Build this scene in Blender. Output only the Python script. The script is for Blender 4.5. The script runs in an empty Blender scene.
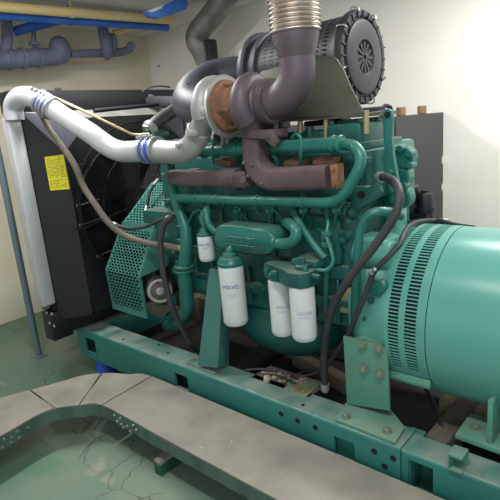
import bpy, bmesh, math, random
from mathutils import Vector, Matrix
random.seed(7)
PI=math.pi
V=Vector
# ------------------------------------------------------------------ camera
F=499.0; EYE=V((0,0,1.4))
R3=Matrix(((0.74788069,-0.09480178,0.65702899),(0.65832484,0.23315671,-0.71571388),(-0.08533977,0.96780709,0.23678377)))
def A(px,py,Y=None,X=None,Z=None):
    d=R3@V((px-250,250-py,-F))
    t=(Y-EYE.y)/d.y if Y is not None else ((X-EYE.x)/d.x if X is not None else (Z-EYE.z)/d.z)
    return EYE+d*t
cam=bpy.data.cameras.new('camera'); co=bpy.data.objects.new('camera',cam)
COL=bpy.context.scene.collection
COL.objects.link(co); cam.sensor_width=36; cam.lens=36*F/500; cam.clip_start=.02
co.matrix_world=Matrix.Translation(EYE)@R3.to_4x4(); bpy.context.scene.camera=co

# ------------------------------------------------------------------ materials
def lin(c):
    return tuple(((v/255)/12.92 if v/255<=.04045 else ((v/255+.055)/1.055)**2.4) for v in c)+(1,)
def mat(name,c,rough=.5,metal=0,c2=None,scale=6,amt=.5,dust=None,dust_amt=.5,bump=0,bscale=60,spec=.5,alpha=None,coat=0,stretch=None,lo=.42,hi=.66):
    m=bpy.data.materials.new(name); m.use_nodes=True; nt=m.node_tree; b=nt.nodes['Principled BSDF']
    b.inputs['Roughness'].default_value=rough; b.inputs['Metallic'].default_value=metal
    b.inputs['Specular IOR Level'].default_value=spec; b.inputs['Coat Weight'].default_value=coat
    N=nt.nodes.new; L=nt.links.new
    tc=N('ShaderNodeTexCoord'); mp=N('ShaderNodeMapping'); L(tc.outputs['Object'],mp.inputs[0])
    if stretch: mp.inputs['Scale'].default_value=stretch
    col=N('ShaderNodeRGB'); col.outputs[0].default_value=lin(c); out=col.outputs[0]
    def mix(out,c2,fac):
        x=N('ShaderNodeMix'); x.data_type='RGBA'; L(fac,x.inputs['Factor']); L(out,x.inputs['A']); x.inputs['B'].default_value=lin(c2); return x.outputs['Result']
    def noise(s,lo,hi,a,det=6):
        n=N('ShaderNodeTexNoise'); n.inputs['Scale'].default_value=s; n.inputs['Detail'].default_value=det; L(mp.outputs[0],n.inputs['Vector'])
        r=N('ShaderNodeMapRange'); r.inputs['From Min'].default_value=lo; r.inputs['From Max'].default_value=hi; r.inputs['To Max'].default_value=a; L(n.outputs[0],r.inputs['Value']); return r.outputs[0]
    if c2: out=mix(out,c2,noise(scale,lo,hi,amt))
    if dust:
        g=N('ShaderNodeNewGeometry'); s=N('ShaderNodeSeparateXYZ'); L(g.outputs['Normal'],s.inputs[0])
        r=N('ShaderNodeMapRange'); r.inputs['From Min'].default_value=.55; r.inputs['From Max'].default_value=.95; L(s.outputs['Z'],r.inputs['Value'])
        mu=N('ShaderNodeMath'); mu.operation='MULTIPLY'; L(r.outputs[0],mu.inputs[0]); L(noise(9,.25,.6,dust_amt),mu.inputs[1])
        out=mix(out,dust,mu.outputs[0])
    L(out,b.inputs['Base Color'])
    if bump:
        n=N('ShaderNodeTexNoise'); n.inputs['Scale'].default_value=bscale; n.inputs['Detail'].default_value=4; L(mp.outputs[0],n.inputs['Vector'])
        bp=N('ShaderNodeBump'); bp.inputs['Strength'].default_value=bump; bp.inputs['Distance'].default_value=.01; L(n.outputs[0],bp.inputs['Height']); L(bp.outputs[0],b.inputs['Normal'])
    return m
DUST=(135,140,122)
M=dict(
 teal=mat('engine_teal',(22,86,81),.42,c2=(11,56,53),scale=9,amt=.6,dust=DUST,dust_amt=.55,bump=.15,bscale=40),
 pipe=mat('pipe_teal',(33,107,98),.35,c2=(20,82,76),scale=12,amt=.4,dust=DUST,dust_amt=.35),
 oilpan=mat('oil_pan_teal',(24,84,80),.38,c2=(14,62,60),scale=7,amt=.5),
 alt=mat('generator_teal',(88,154,144),.30,c2=(78,144,136),scale=4,amt=.5,dust=(120,164,150),dust_amt=.25),
 rail=mat('frame_teal',(46,116,108),.45,c2=(34,96,92),scale=5,amt=.6,dust=(126,142,132),dust_amt=1.0),
 brk=mat('bracket_teal',(76,138,122),.55,c2=(92,118,92),scale=11,amt=.6,dust=(128,150,130),dust_amt=.8),
 brk2=mat('leg_teal',(62,116,108),.55,c2=(50,98,94),scale=8,amt=.6,dust=DUST,dust_amt=.7),
 guard=mat('belt_guard_green',(62,124,114),.5,c2=(44,102,96),scale=10,amt=.5),
 black=mat('black_paint',(17,18,24),.5,c2=(27,29,35),scale=5,amt=.5),
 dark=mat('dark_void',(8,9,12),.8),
 core=mat('radiator_core',(14,16,20),.7,stretch=(1,60,2),c2=(30,32,36),scale=8,amt=.6),
 wire=mat('guard_wire',(17,18,22),.65,spec=.3),
 plast=mat('grey_black_plastic',(54,58,68),.5,c2=(68,72,82),scale=5,amt=.5),
 filt=mat('air_filter_plastic',(46,47,54),.5,c2=(56,58,64),scale=5,amt=.5,bump=.05),
 rubber=mat('rubber_hose',(44,46,50),.55,c2=(66,66,66),scale=9,amt=.5),
 brown=mat('braided_brown_hose',(108,98,86),.6,c2=(78,72,66),scale=14,amt=.6),
 silver=mat('silver_pipe',(200,202,206),.36,.25,c2=(184,186,190),scale=9,amt=.6),
 alu=mat('cast_aluminium',(166,168,164),.5,.3,c2=(138,138,130),scale=9,amt=.6,bump=.1),
 steel=mat('steel',(170,170,168),.4,.6),
 zinc=mat('zinc_bolt',(128,140,122),.45,.4),
 blue=mat('blue_silicone',(46,84,190),.45),
 exh=mat('exhaust_brown',(92,76,78),.62,c2=(68,52,52),scale=8,amt=.7,bump=.2,bscale=50,dust=(130,112,106),dust_amt=.5),
 turb=mat('turbine_purple',(84,72,80),.5,c2=(62,53,60),scale=9,amt=.6,bump=.15),
 rust=mat('rust',(128,90,66),.75,c2=(92,66,54),scale=16,amt=.8,bump=.3,bscale=60),
 bell=mat('bellows_steel',(200,190,180),.3,.75,c2=(150,128,110),scale=14,amt=.4),
 shield=mat('olive_shield',(78,79,64),.5,.15,c2=(66,70,58),scale=6,amt=.6),
 tan=mat('yellow_zinc',(160,150,116),.45,.4),
 white=mat('filter_white',(206,210,208),.38,c2=(186,190,188),scale=12,amt=.4),
 ink=mat('blue_ink',(36,58,150),.5),
 faint=mat('pale_blue_ink',(130,140,180),.5),
 yellow=mat('yellow_label',(226,216,10),.5,c2=(208,196,20),scale=20,amt=.5),
 cover=mat('trough_cover',(146,140,130),.6,c2=(118,114,106),scale=5,amt=.7,bump=.1,bscale=30),
 trough=mat('trough_side',(78,100,90),.6,c2=(56,76,66),scale=12,amt=.8,stretch=(1,1,.35)),
 grnfoot=mat('green_foot',(22,76,48),.5),
 duct=mat('grey_canvas',(132,138,140),.6,c2=(128,134,136),scale=6,amt=.5),
 post=mat('post_grey',(104,122,130),.5,.2),
 dkpipe=mat('insulated_grey',(108,114,136),.7,c2=(84,90,110),scale=9,amt=.7,bump=.3,bscale=18),
 galv=mat('galvanised_wrap',(140,140,134),.45,.4,c2=(104,106,104),scale=9,amt=.7,bump=.25,bscale=16),
 ypipe=mat('yellow_pipe',(222,200,138),.5,c2=(220,212,180),scale=5,amt=.5),
 bpipe=mat('blue_pipe',(40,100,190),.5,c2=(76,126,200),scale=6,amt=.5),
 tank=mat('tank_grey',(46,48,50),.5,c2=(38,40,42),scale=6,amt=.5,stretch=(1,1,.3)),
 knob=mat('cardboard_brown',(132,106,74),.7),
 dusty=mat('dusty_brown',(110,100,88),.85,c2=(66,56,48),scale=8,amt=.8,bump=.2),
 rustgreen=mat('rusty_green_plate',(110,136,110),.7,c2=(134,86,56),scale=14,amt=.9,lo=.52,hi=.62),
 debris=mat('debris_white',(178,166,150),.9,c2=(120,96,80),scale=30,amt=.8),
 pale=mat('pale_dust',(146,134,116),.85,c2=(112,96,82),scale=9,amt=.7),
 frame_shade=mat('painted_frame_shade',(26,23,21),.7,c2=(46,40,35),scale=5,amt=.7),  # near-black colour standing in for shade inside the base frame
 grime=mat('grimy_metal',(92,88,80),.6,.2,c2=(58,54,48),scale=14,amt=.8),
 red=mat('red_plastic',(150,36,30),.5),
)
# walls / floor
def specks(m,c,scale,th):
    nt=m.node_tree; b=nt.nodes['Principled BSDF']; src=b.inputs['Base Color'].links[0].from_socket; N=nt.nodes.new; L=nt.links.new
    tc=N('ShaderNodeTexCoord'); v=N('ShaderNodeTexVoronoi'); v.inputs['Scale'].default_value=scale; L(tc.outputs['Object'],v.inputs['Vector'])
    g=N('ShaderNodeSeparateColor'); L(v.outputs['Color'],g.inputs[0]); gt=N('ShaderNodeMath'); gt.operation='GREATER_THAN'; gt.inputs[1].default_value=.72; L(g.outputs[0],gt.inputs[0])
    lt=N('ShaderNodeMath'); lt.operation='LESS_THAN'; lt.inputs[1].default_value=th; L(v.outputs['Distance'],lt.inputs[0])
    mu=N('ShaderNodeMath'); mu.operation='MULTIPLY'; L(gt.outputs[0],mu.inputs[0]); L(lt.outputs[0],mu.inputs[1])
    x=N('ShaderNodeMix'); x.data_type='RGBA'; L(mu.outputs[0],x.inputs['Factor']); L(src,x.inputs['A']); x.inputs['B'].default_value=lin(c); L(x.outputs['Result'],b.inputs['Base Color'])
specks(M['cover'],(198,194,180),14,.055)
M['wallb']=mat('wall_plaster',(238,234,226),.8,c2=(228,223,212),scale=2.2,amt=.6,bump=.12,bscale=14)
M['walll']=mat('wall_plaster_left',(222,214,192),.85,c2=(208,198,172),scale=1.6,amt=.7,bump=.12,bscale=12)
M['ceil']=mat('ceiling_concrete',(222,221,216),.85,c2=(196,194,188),scale=3,amt=.6)
def floormat():
    m=bpy.data.materials.new('floor_epoxy'); m.use_nodes=True; nt=m.node_tree; b=nt.nodes['Principled BSDF']; N=nt.nodes.new; L=nt.links.new
    tc=N('ShaderNodeTexCoord')
    def nz(s,d,lo,hi,off=0):
        mp=N('ShaderNodeMapping'); mp.inputs['Location'].default_value=(off,off*.7,0); L(tc.outputs['Object'],mp.inputs[0])
        n=N('ShaderNodeTexNoise'); n.inputs['Scale'].default_value=s; n.inputs['Detail'].default_value=d; n.inputs['Distortion'].default_value=.4; L(mp.outputs[0],n.inputs['Vector'])
        r=N('ShaderNodeMapRange'); r.inputs['From Min'].default_value=lo; r.inputs['From Max'].default_value=hi; L(n.outputs[0],r.inputs['Value']); return r.outputs[0]
    def mx(a,c,f):
        x=N('ShaderNodeMix'); x.data_type='RGBA'; L(f,x.inputs['Factor'])
        if isinstance(a,tuple): x.inputs['A'].default_value=lin(a)
        else: L(a,x.inputs['A'])
        x.inputs['B'].default_value=lin(c); return x.outputs['Result']
    c=mx((96,124,108),(122,138,120),nz(1.3,6,.40,.64))
    c=mx(c,(66,124,94),nz(1.5,4,.54,.68,6.2))
    c=mx(c,(142,148,130),nz(4.2,8,.67,.73,7.7))
    vo=N('ShaderNodeTexVoronoi'); vo.feature='DISTANCE_TO_EDGE'; vo.inputs['Scale'].default_value=5.5
    nn=N('ShaderNodeTexNoise'); nn.inputs['Scale'].default_value=5; va=N('ShaderNodeVectorMath'); va.operation='MULTIPLY_ADD'; va.inputs[1].default_value=(.25,.25,0)
    L(tc.outputs['Object'],nn.inputs['Vector']); L(nn.outputs['Color'],va.inputs[0]); L(tc.outputs['Object'],va.inputs[2]); L(va.outputs[0],vo.inputs['Vector'])
    r=N('ShaderNodeMapRange'); r.inputs['From Min'].default_value=.022; r.inputs['From Max'].default_value=.0; L(vo.outputs['Distance'],r.inputs['Value'])
    mm=N('ShaderNodeMath'); mm.operation='MULTIPLY'; L(r.outputs[0],mm.inputs[0]); L(nz(1.3,3,.50,.58,5.1),mm.inputs[1])
    c=mx(c,(66,70,58),mm.outputs[0])
    L(c,b.inputs['Base Color']); b.inputs['Roughness'].default_value=.5
    return m
M['floor']=floormat()

# ------------------------------------------------------------------ geometry builder
WL={}
class MB:
    def __init__(s): s.bm=bmesh.new()
    def box(s,a,b,bev=0,rot=None,seg=2):
        a=V(a);b=V(b); c=(a+b)/2; d=V((abs(b.x-a.x),abs(b.y-a.y),abs(b.z-a.z)))
        r=bmesh.ops.create_cube(s.bm,size=1); vs=r['verts']
        for v in vs: v.co=V((v.co.x*d.x,v.co.y*d.y,v.co.z*d.z))
        if rot is not None:
            for v in vs: v.co=rot@v.co
        for v in vs: v.co+=c
        if bev:
            es=list({e for v in vs for e in v.link_edges})
            bmesh.ops.bevel(s.bm,geom=es,offset=bev,segments=seg,affect='EDGES',profile=.5)
        return s
    def lathe(s,prof,p,ax,seg=28,a0=0,a1=2*PI,cap=True,ref=None):
        p=V(p);ax=V(ax).normalized(); u=ax.orthogonal().normalized() if ref is None else (V(ref)-ax*V(ref).dot(ax)).normalized(); w=ax.cross(u)
        full=abs(a1-a0-2*PI)<1e-6; n=seg if full else seg+1
        rings=[]
        for t,r in prof:
            rings.append([s.bm.verts.new(p+ax*t+(u*math.cos(a0+(a1-a0)*i/seg)+w*math.sin(a0+(a1-a0)*i/seg))*max(r,1e-5)) for i in range(n)])
        for k in range(len(rings)-1):
            for i in range(n if full else n-1):
                j=(i+1)%n
                try: s.bm.faces.new((rings[k][i],rings[k][j],rings[k+1][j],rings[k+1][i]))
                except ValueError: pass
        if cap and full:
            for rg,pr in ((rings[0],prof[0]),(rings[-1],prof[-1])):
                if pr[1]>1e-4: s.bm.faces.new(rg)
        return s
    def cyl(s,p0,p1,r,r1=None,seg=24,ch=0):
        p0=V(p0);p1=V(p1);L=(p1-p0).length; r1=r if r1 is None else r1
        pr=[(0,r),(L,r1)] if not ch else [(0,r-ch),(ch,r),(L-ch,r1),(L,r1-ch)]
        return s.lathe(pr,p0,p1-p0,seg)
    def tube(s,pts,r,seg=14,sub=6,smooth=True,cap=True):
        P=[V(p) for p in pts]; n=len(P)
        R_=r if isinstance(r,(list,tuple)) else [r]*n
        path=[];rad=[]
        if smooth and n>2:
            for i in range(n-1):
                p0=P[max(i-1,0)];p1=P[i];p2=P[i+1];p3=P[min(i+2,n-1)]
                for k in range(sub):
                    t=k/sub
                    path.append(.5*((2*p1)+(p2-p0)*t+(2*p0-5*p1+4*p2-p3)*t*t+(3*p1-p0-3*p2+p3)*t**3)); rad.append(R_[i]*(1-t)+R_[i+1]*t)
            path.append(P[-1]);rad.append(R_[-1])
        else: path=P;rad=R_
        T=[(path[min(i+1,len(path)-1)]-path[max(i-1,0)]).normalized() for i in range(len(path))]
        u=T[0].orthogonal().normalized(); rings=[]
        for i,p in enumerate(path):
            u=(u-T[i]*u.dot(T[i])).normalized(); w=T[i].cross(u)
            rings.append([s.bm.verts.new(p+(u*math.cos(2*PI*k/seg)+w*math.sin(2*PI*k/seg))*rad[i]) for k in range(seg)])
        for a,b in zip(rings,rings[1:]):
            for k in range(seg): s.bm.faces.new((a[k],a[(k+1)%seg],b[(k+1)%seg],b[k]))
        if cap: s.bm.faces.new(rings[0]); s.bm.faces.new(rings[-1])
        return s
    def prism(s,poly,off,bev=0):
        off=V(off); a=[s.bm.verts.new(V(p)) for p in poly]; b=[s.bm.verts.new(V(p)+off) for p in poly]; n=len(a)
        s.bm.faces.new(a); s.bm.faces.new(b[::-1])
        for i in range(n): s.bm.faces.new((a[i],b[i],b[(i+1)%n],a[(i+1)%n]))
        if bev:
            es=list({e for v in a+b for e in v.link_edges})
            bmesh.ops.bevel(s.bm,geom=es,offset=bev,segments=2,affect='EDGES',profile=.5)
        return s
    def bolt(s,p,ax,r=.012,h=.01,washer=True):
        p=V(p);ax=V(ax).normalized()
        if washer: s.lathe([(0,r*1.45),(h*.25,r*1.45)],p,ax,18)
        s.lathe([(h*.25,r),(h,r),(h*1.1,r*.85)],p,ax,6); return s
    def sphere(s,c,r,sc=(1,1,1),seg=16):
        q=bmesh.ops.create_uvsphere(s.bm,u_segments=seg,v_segments=seg//2+2,radius=r)
        for v in q['verts']: v.co=V((v.co.x*sc[0],v.co.y*sc[1],v.co.z*sc[2]))+V(c)
        return s
    def split(s,name,m,parent=None,**k):
        """one object per separate piece (a bolt and its washer stay together)"""
        bm=s.bm; seen=set(); isl=[]
        for v in bm.verts:
            if v in seen: continue
            st=[v]; seen.add(v); comp=[]
            while st:
                x=st.pop(); comp.append(x)
                for ed in x.link_edges:
                    y=ed.other_vert(x)
                    if y not in seen: seen.add(y); st.append(y)
            lo=V([min(q.co[i] for q in comp) for i in range(3)]); hi=V([max(q.co[i] for q in comp) for i in range(3)])
            isl.append([comp,lo,hi])
        par=list(range(len(isl)))
        def fd(i):
            while par[i]!=i: i=par[i]
            return i
        for i in range(len(isl)):
            for j in range(i):
                if all(isl[i][1][q]-.0015<=isl[j][2][q] and isl[j][1][q]-.0015<=isl[i][2][q] for q in range(3)): par[fd(i)]=fd(j)
        out=[]
        for g_ in sorted({fd(i) for i in range(len(isl))}):
            nb=MB(); mp={}
            for i in range(len(isl)):
                if fd(i)==g_:
                    for v in isl[i][0]: mp[v]=nb.bm.verts.new(v.co)
            for f in bm.faces:
                if f.verts[0] in mp: nb.bm.faces.new([mp[v] for v in f.verts])
            out.append(nb.build(name,m,parent,**k))
        bm.free(); return out
    def build(s,name,m,parent=None,label=None,cat=None,group=None,kind=None,smooth=40):
        bm=s.bm; bmesh.ops.recalc_face_normals(bm,faces=bm.faces)
        me=bpy.data.meshes.new(name)
        xs=[v.co for v in bm.verts]
        mn=V((min(v.x for v in xs),min(v.y for v in xs),min(v.z for v in xs))); mx=V((max(v.x for v in xs),max(v.y for v in xs),max(v.z for v in xs)))
        org=V(((mn.x+mx.x)/2,(mn.y+mx.y)/2,mn.z))
        for v in bm.verts: v.co-=org
        bm.to_mesh(me); bm.free()
        for p in me.polygons: p.use_smooth=True
        try: me.set_sharp_from_angle(angle=math.radians(smooth))
        except Exception: pass
        me.materials.append(M[m] if isinstance(m,str) else m)
        o=bpy.data.objects.new(name,me); COL.objects.link(o)
        link(o,org,parent); tag(o,label,cat,group,kind); return o
def link(o,w,parent):
    WL[o.name]=V(w)
    if parent is not None: o.parent=parent; o.location=V(w)-WL[parent.name]
    else: o.location=w
def tag(o,label=None,cat=None,group=None,kind=None):
    for k,v in (('label',label),('category',cat),('group',group),('kind',kind)):
        if v: o[k]=v
def empty(name,loc,label,cat,group=None):
    o=bpy.data.objects.new(name,None); o.empty_display_size=.1; COL.objects.link(o); link(o,loc,None); tag(o,label,cat,group); return o
def put(o,p):   # copy of a part translated so its origin sits at world p
    c=o.copy(); COL.objects.link(c); c.parent=o.parent; c.location=V(p)-(WL[o.parent.name] if o.parent else V()); WL[c.name]=V(p); return c
def textbm(s,size,depth=.001):
    cu=bpy.data.curves.new('t','FONT'); cu.body=s; cu.size=size; cu.extrude=depth; cu.align_x='CENTER'; cu.align_y='CENTER'; cu.resolution_u=3; cu.offset=size*.012
    o=bpy.data.objects.new('t',cu); COL.objects.link(o); bpy.context.view_layer.update()
    e=o.evaluated_get(bpy.context.evaluated_depsgraph_get()); me=bpy.data.meshes.new_from_object(e)
    mb=MB(); mb.bm.from_mesh(me); bpy.data.objects.remove(o); bpy.data.meshes.remove(me); return mb

XA=V((1,0,0)); YA=V((0,1,0)); ZA=V((0,0,1))
# ================================================================== SETTING
XW=-4.2; YW=3.35; ZC=2.37
MB().box((XW-.1,-2.5,-.1),(2.6,YW+.1,0)).build('floor','floor',kind='structure')
MB().box((XW-.1,YW,0),(2.6,YW+.1,ZC+.3)).build('wall_back','wallb',kind='structure')
MB().box((XW-.1,-2.5,0),(XW,YW,ZC+.3)).build('wall_left','walll',kind='structure')
MB().box((XW,-2.5,ZC),(2.6,YW,ZC+.1)).build('ceiling','ceil',kind='structure')
MB().box((XW,3.20,ZC-.012),(2.6,YW,ZC)).build('trim_1','wallb',kind='structure')

# ================================================================== BASE FRAME
RZ=.297; RB=.122; RY=1.40; RY2=1.53
root=empty('base_frame',(-1.4,1.84,RB),'long teal steel base frame with bolt holes carrying the engine and generator','steel frame')
def rail_face(x0,x1,y0,y1,ztop,zbot,holes,name,m='rail'):
    mb=MB(); bm=mb.bm
    # C-channel: top flange, bottom flange, web; web pierced by rectangular holes via grid
    xs=sorted({x0,x1,*[h[0] for h in holes],*[h[1] for h in holes]}); zs=sorted({zbot,ztop,*[h[2] for h in holes],*[h[3] for h in holes]})
    for i in range(len(xs)-1):
        for j in range(len(zs)-1):
            cx=(xs[i]+xs[i+1])/2; cz=(zs[j]+zs[j+1])/2
            if any(h[0]<cx<h[1] and h[2]<cz<h[3] for h in holes): continue
            mb.box((xs[i],y0,zs[j]),(xs[i+1],y0+.012,zs[j+1]))
    bmesh.ops.remove_doubles(bm,verts=bm.verts,dist=1e-5)
    # rounded outer top edge
    q=.012
    pts=[(y0,ztop)]+[(y0+q-q*math.cos(a),ztop+q*math.sin(a)) for a in (PI/8,PI/4,3*PI/8,PI/2)]+[(y1,ztop+q),(y1,ztop),(y0+.02,ztop-.004)]
    mb.prism([(x0,y,z) for y,z in pts],(x1-x0,0,0))
    mb.box((x0,y0,zbot-.01),(x1,y1,zbot))
    mb.box((x0,y1-.008,zbot),(x1,y1,ztop))
    mb.box((x0,y0+.002,zbot),(x0+.006,y1,ztop)); mb.box((x1-.006,y0+.002,zbot),(x1,y1,ztop))
    return mb.build(name,m,root)
def hx(px,py): return A(px,py,Y=RY)
h1=(hx(85,340).x,hx(94.5,340).x,hx(90,352).z,hx(88,338).z)
h2=(hx(174.5,375).x,hx(187,375).x,hx(181,388).z,hx(181,375).z)
h3=(hx(334,440).x,hx(354,440).x,.16,hx(344,440).z+.0)
ZT=RZ-.012
nr=rail_face(-2.81,-.672,RY,RY2,ZT,RB,[h1,h2,h3],'near_rail')
# backing plate inside the third opening, and round holes
MB().box((h3[0]-.01,RY+.03,.13),(h3[1]+.01,RY+.036,.28)).build('inner_web_plate','rail',nr)
hole=None
def dot(p,ax,r,par,name='bolt_hole'):
    return MB().lathe([(0,r),(.0015,r)],p,ax,20).build(name,'dark',par)
for (px,py) in ((281,414),(297.5,421),(315,427.7),(374,451.5),(393,458.5),(384.5,466.5)):
    dot(A(px,py,Y=RY-.0015),YA,.0115,nr)
for (px,py) in ((123.5,339.5),(168,353),(303,405),(159,345),(269,382)):
    dot(A(px,py,Z=RZ+.0002),ZA,.0075,nr)
h4=(hx(408,460).x,hx(433,460).x,.14,A(420,464,Y=RY).z)
rail_face(-.668,.9,RY,RY2-.02,ZT-.004,RB,[h4],'rear_rail')
MB().box((-.7,RY+.006,RB),(-.64,RY2+.02,RZ-.006),.006).build('rail_joint_plate','rail',root)
fr=MB().box((-2.81,2.15,RB),(.9,2.28,RZ),.006).build('far_rail','dusty',root,label='dust covered far rail')
MB().box((-2.72,RY2+.002,RB),(.88,2.148,RB+.006)).build('shade_plate','frame_shade',root,label='dark plate added inside the frame to deepen its shade')  # added sheet between the rails, only there to darken the interior
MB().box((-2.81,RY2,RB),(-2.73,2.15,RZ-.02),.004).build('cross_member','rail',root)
cm=MB().box((-1.75,RY2,RB+.02),(-1.66,2.15,RZ-.08),.004).build('cross_member','frame_shade',root)  # this member is coloured dark in place of shade between the rails
MB().box((-.66,RY2,RB+.02),(-.58,2.15,RZ-.05),.004).build('cross_member','dusty',root)
a=A(291,353,Z=.2); b=A(344,381,Z=.2)
MB().prism([a,b,b+V((0,.06,0)),a+V((0,.06,0))],(0,0,-.075),.003).build('dusty_cross_bar','pale',root,label='dust covered brown cross bar')
a=A(434,398,Z=.2); b=A(458,404,Z=.2)
MB().box((-.72,1.86,.13),(-.45,1.93,.235),.003).build('dusty_cross_bar','pale',root,label='dust covered brown cross bar')
# rusty plate bolted on the rail flange
pl=[A(*p,Z=RZ+.004) for p in ((283.5,388),(305,397),(321.5,383),(299,374))]
rp=MB().prism(pl,(0,0,-.006),.001).build('bolted_plate','rustgreen',root,label='rusty pale green plate')
mb=MB()
for p in ((289,384),(303,393),(308,389),(299,376)): mb.bolt(A(*p,Z=RZ+.004),ZA,.006,.008)
mb.split('bolt','zinc',rp)
# vibration mounts
mbm=MB().cyl((-2.64,1.46,0),(-2.64,1.46,RB-.01),.058,.05,seg=24,ch=.006).build('vibration_mount','blue',label='blue round mount under the left end of the base frame beside the cable trough',cat='mount')
for k,x in enumerate((-1.75,-.6)):
    o=MB().cyl((x,1.47,0),(x,1.47,RB-.01),.055,seg=20).build('vibration_mount','rubber',label='dark rubber mount hidden under the near base rail',cat='mount',group='rubber mounts under the frame')
for k,x in enumerate((-2.64,-1.75,-.6)):
    o=MB().cyl((x,2.21,0),(x,2.21,RB),.055,seg=20).build('vibration_mount','rubber',label='dark rubber mount hidden under the far base rail',cat='mount',group='rubber mounts under the far rail')

# debris on the tray and floor
t=MB()
for i in range(26):
    p=A(270+random.uniform(0,22),384+random.uniform(-10,3)+random.uniform(0,3),Z=.296); p.z=.29+random.uniform(-.01,.004)
    p=V((p.x,min(p.y,1.56),p.z))
mb=MB()
mb.box((-1.44,1.50,RZ),(-1.12,1.64,RZ-.006),.001)
mb.build('rail_lip_plate','dusty',root)
mb=MB()
for i in range(60):
    x=random.uniform(-1.42,-1.2); y=random.uniform(1.535,1.62)
    mb.sphere((x,y,RZ+.002+random.uniform(0,.006)),random.uniform(.004,.010),(1.3,1,.7),8)
mb.build('debris','debris',label='crumbs of pale rust and paint lying behind the rail edge',cat='debris',kind='stuff')
cup=A(267,372,Z=RZ+.0)
MB().lathe([(0,.012),(.03,.018),(.034,.014)],A(266,383,Z=RZ-.003),V((0.25,.2,1)),18).build('plastic_cap','debris',label='off white plastic cap lying on the rail under the filters',cat='cap')
mb=MB(); mb.tube([A(245,370,Z=.33),A(262,369,Z=.34),A(285,371,Z=.33),A(300,376,Z=.32),A(318,372,Z=.33),A(330,364,Z=.35)],.005,8)
mb.tube([A(262,374,Z=.31),A(280,376,Z=.31),A(296,384,Z=.305)],.004,8)
mb.build('loose_cable','rubber',label='thin black loose cables lying behind the rail under the twin filters',cat='cable')

# ================================================================== CABLE TROUGH
TZ=.197
Z_=lambda px,py,z=TZ: A(px,py,Z=z)
inner=[Z_(0,436),Z_(16,427),Z_(36,415.5),Z_(55,408),Z_(79,405),Z_(101,405.5)]
farin=V((-.30,1.053,TZ)); inner[-1].y=1.053
outer=[Z_(0,398),Z_(30,390),Z_(60,382),Z_(78,376.5),Z_(94,374),Z_(110,373),Z_(130,374.5),Z_(148,378)]
outer[-1].y=1.365
# extend both beyond the frame on the left
def ext(p,q,d): return q+(q-p).normalized()*d
i0=ext(inner[1],inner[0],.6); o0=ext(outer[1],outer[0],.6)
tr=empty('cable_trough',(-1.6,1.2,.1),'grey green low cable trough curving across the floor in front of the generator','cable trough')
I=[i0]+inner+[V((-1.6,1.053,TZ)),V((-.9,1.053,TZ)),V((.9,1.053,TZ))]
O=[o0]+outer+[V((-1.4,1.365,TZ)),V((-.9,1.365,TZ)),V((.9,1.365,TZ))]
def wall_strip(P,name,th,h=.066):
    mb=MB(); bm=mb.bm; rows=[]
    for i,p in enumerate(P):
        a=P[max(i-1,0)];b=P[min(i+1,len(P)-1)]; d=(b-a).normalized(); n=V((-d.y,d.x,0))*th
        rows.append([bm.verts.new(V((q.x,q.y,z))) for q,z in ((p,TZ-.006),(p+n,TZ-.006),(p+n,TZ-h),(p,TZ-h))])
    for a,b in zip(rows,rows[1:]):
        for k in range(4): bm.faces.new((a[k],a[(k+1)%4],b[(k+1)%4],b[k]))
    bm.faces.new(rows[0]); bm.faces.new(rows[-1])
    return mb.build(name,'trough',tr,smooth=35)
def dens(P):
    out=[]
    for i in range(len(P)-1):
        p0=P[max(i-1,0)];p1=P[i];p2=P[i+1];p3=P[min(i+2,len(P)-1)]
        n=4 if (p2-p1).length<.5 else 1
        for k in range(n):
            t=k/n
            out.append(.5*((2*p1)+(p2-p0)*t+(2*p0-5*p1+4*p2-p3)*t*t+(3*p1-p0-3*p2+p3)*t**3) if n>1 else p1)
    out.append(P[-1]); return out
DI=dens(I[:8])+I[8:]; DO=dens(O[:10])+O[10:]
sw=wall_strip(DI,'near_side_wall',.006); wall_strip(DO,'far_side_wall',-.006)
# splice bolts on side wall
mb=MB()
def wallp(px,py):   # point on inner wall nearest the ray pixel
    best=None
    for k in range(len(DI)-1):
        a,b=DI[k],DI[k+1]
        d=R3@V((px-250,250-py,-F)); n=V((-(b-a).y,(b-a).x,0)).normalized()
        den=d.dot(n)
        if abs(den)<1e-6: continue
        t=(a-EYE).dot(n)/den; p=EYE+d*t; s=(p-a).dot((b-a).normalized())
        if -1e-3<=s<=(b-a).length+1e-3 and TZ-.09<p.z<TZ+.02: return p,(-n if n.dot(d)>0 else n)
    return None
for p in ((2,447),(3.5,439),(11,437),(11,442),(19,437.5),(17,431),(28,427.5),(115,415),(118,421),(121,418),(124,427),(128,426),(131,431),(137,429.5),(122,424),(134,425)):
    w=wallp(*p)
    if w: mb.bolt(w[0],w[1],.005,.008)
if mb.bm.verts: mb.split('splice_bolt','zinc',sw)
# cover plates (each one lifts off)
def cover(poly,label):
    return MB().prism(poly,(0,0,.006),.0015).build('cover_plate','cover',label=label,cat='cover plate',group='cover plates of the cable trough')
lift=V((0,0,0))
def off(P,d):  # push outward slightly
    return P
s1i=Z_(54,407.5);s1o=Z_(29,392)
s2i=Z_(79,404.5);s2o=Z_(98,388)
kI=lambda lst:[p.copy() for p in lst]
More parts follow.
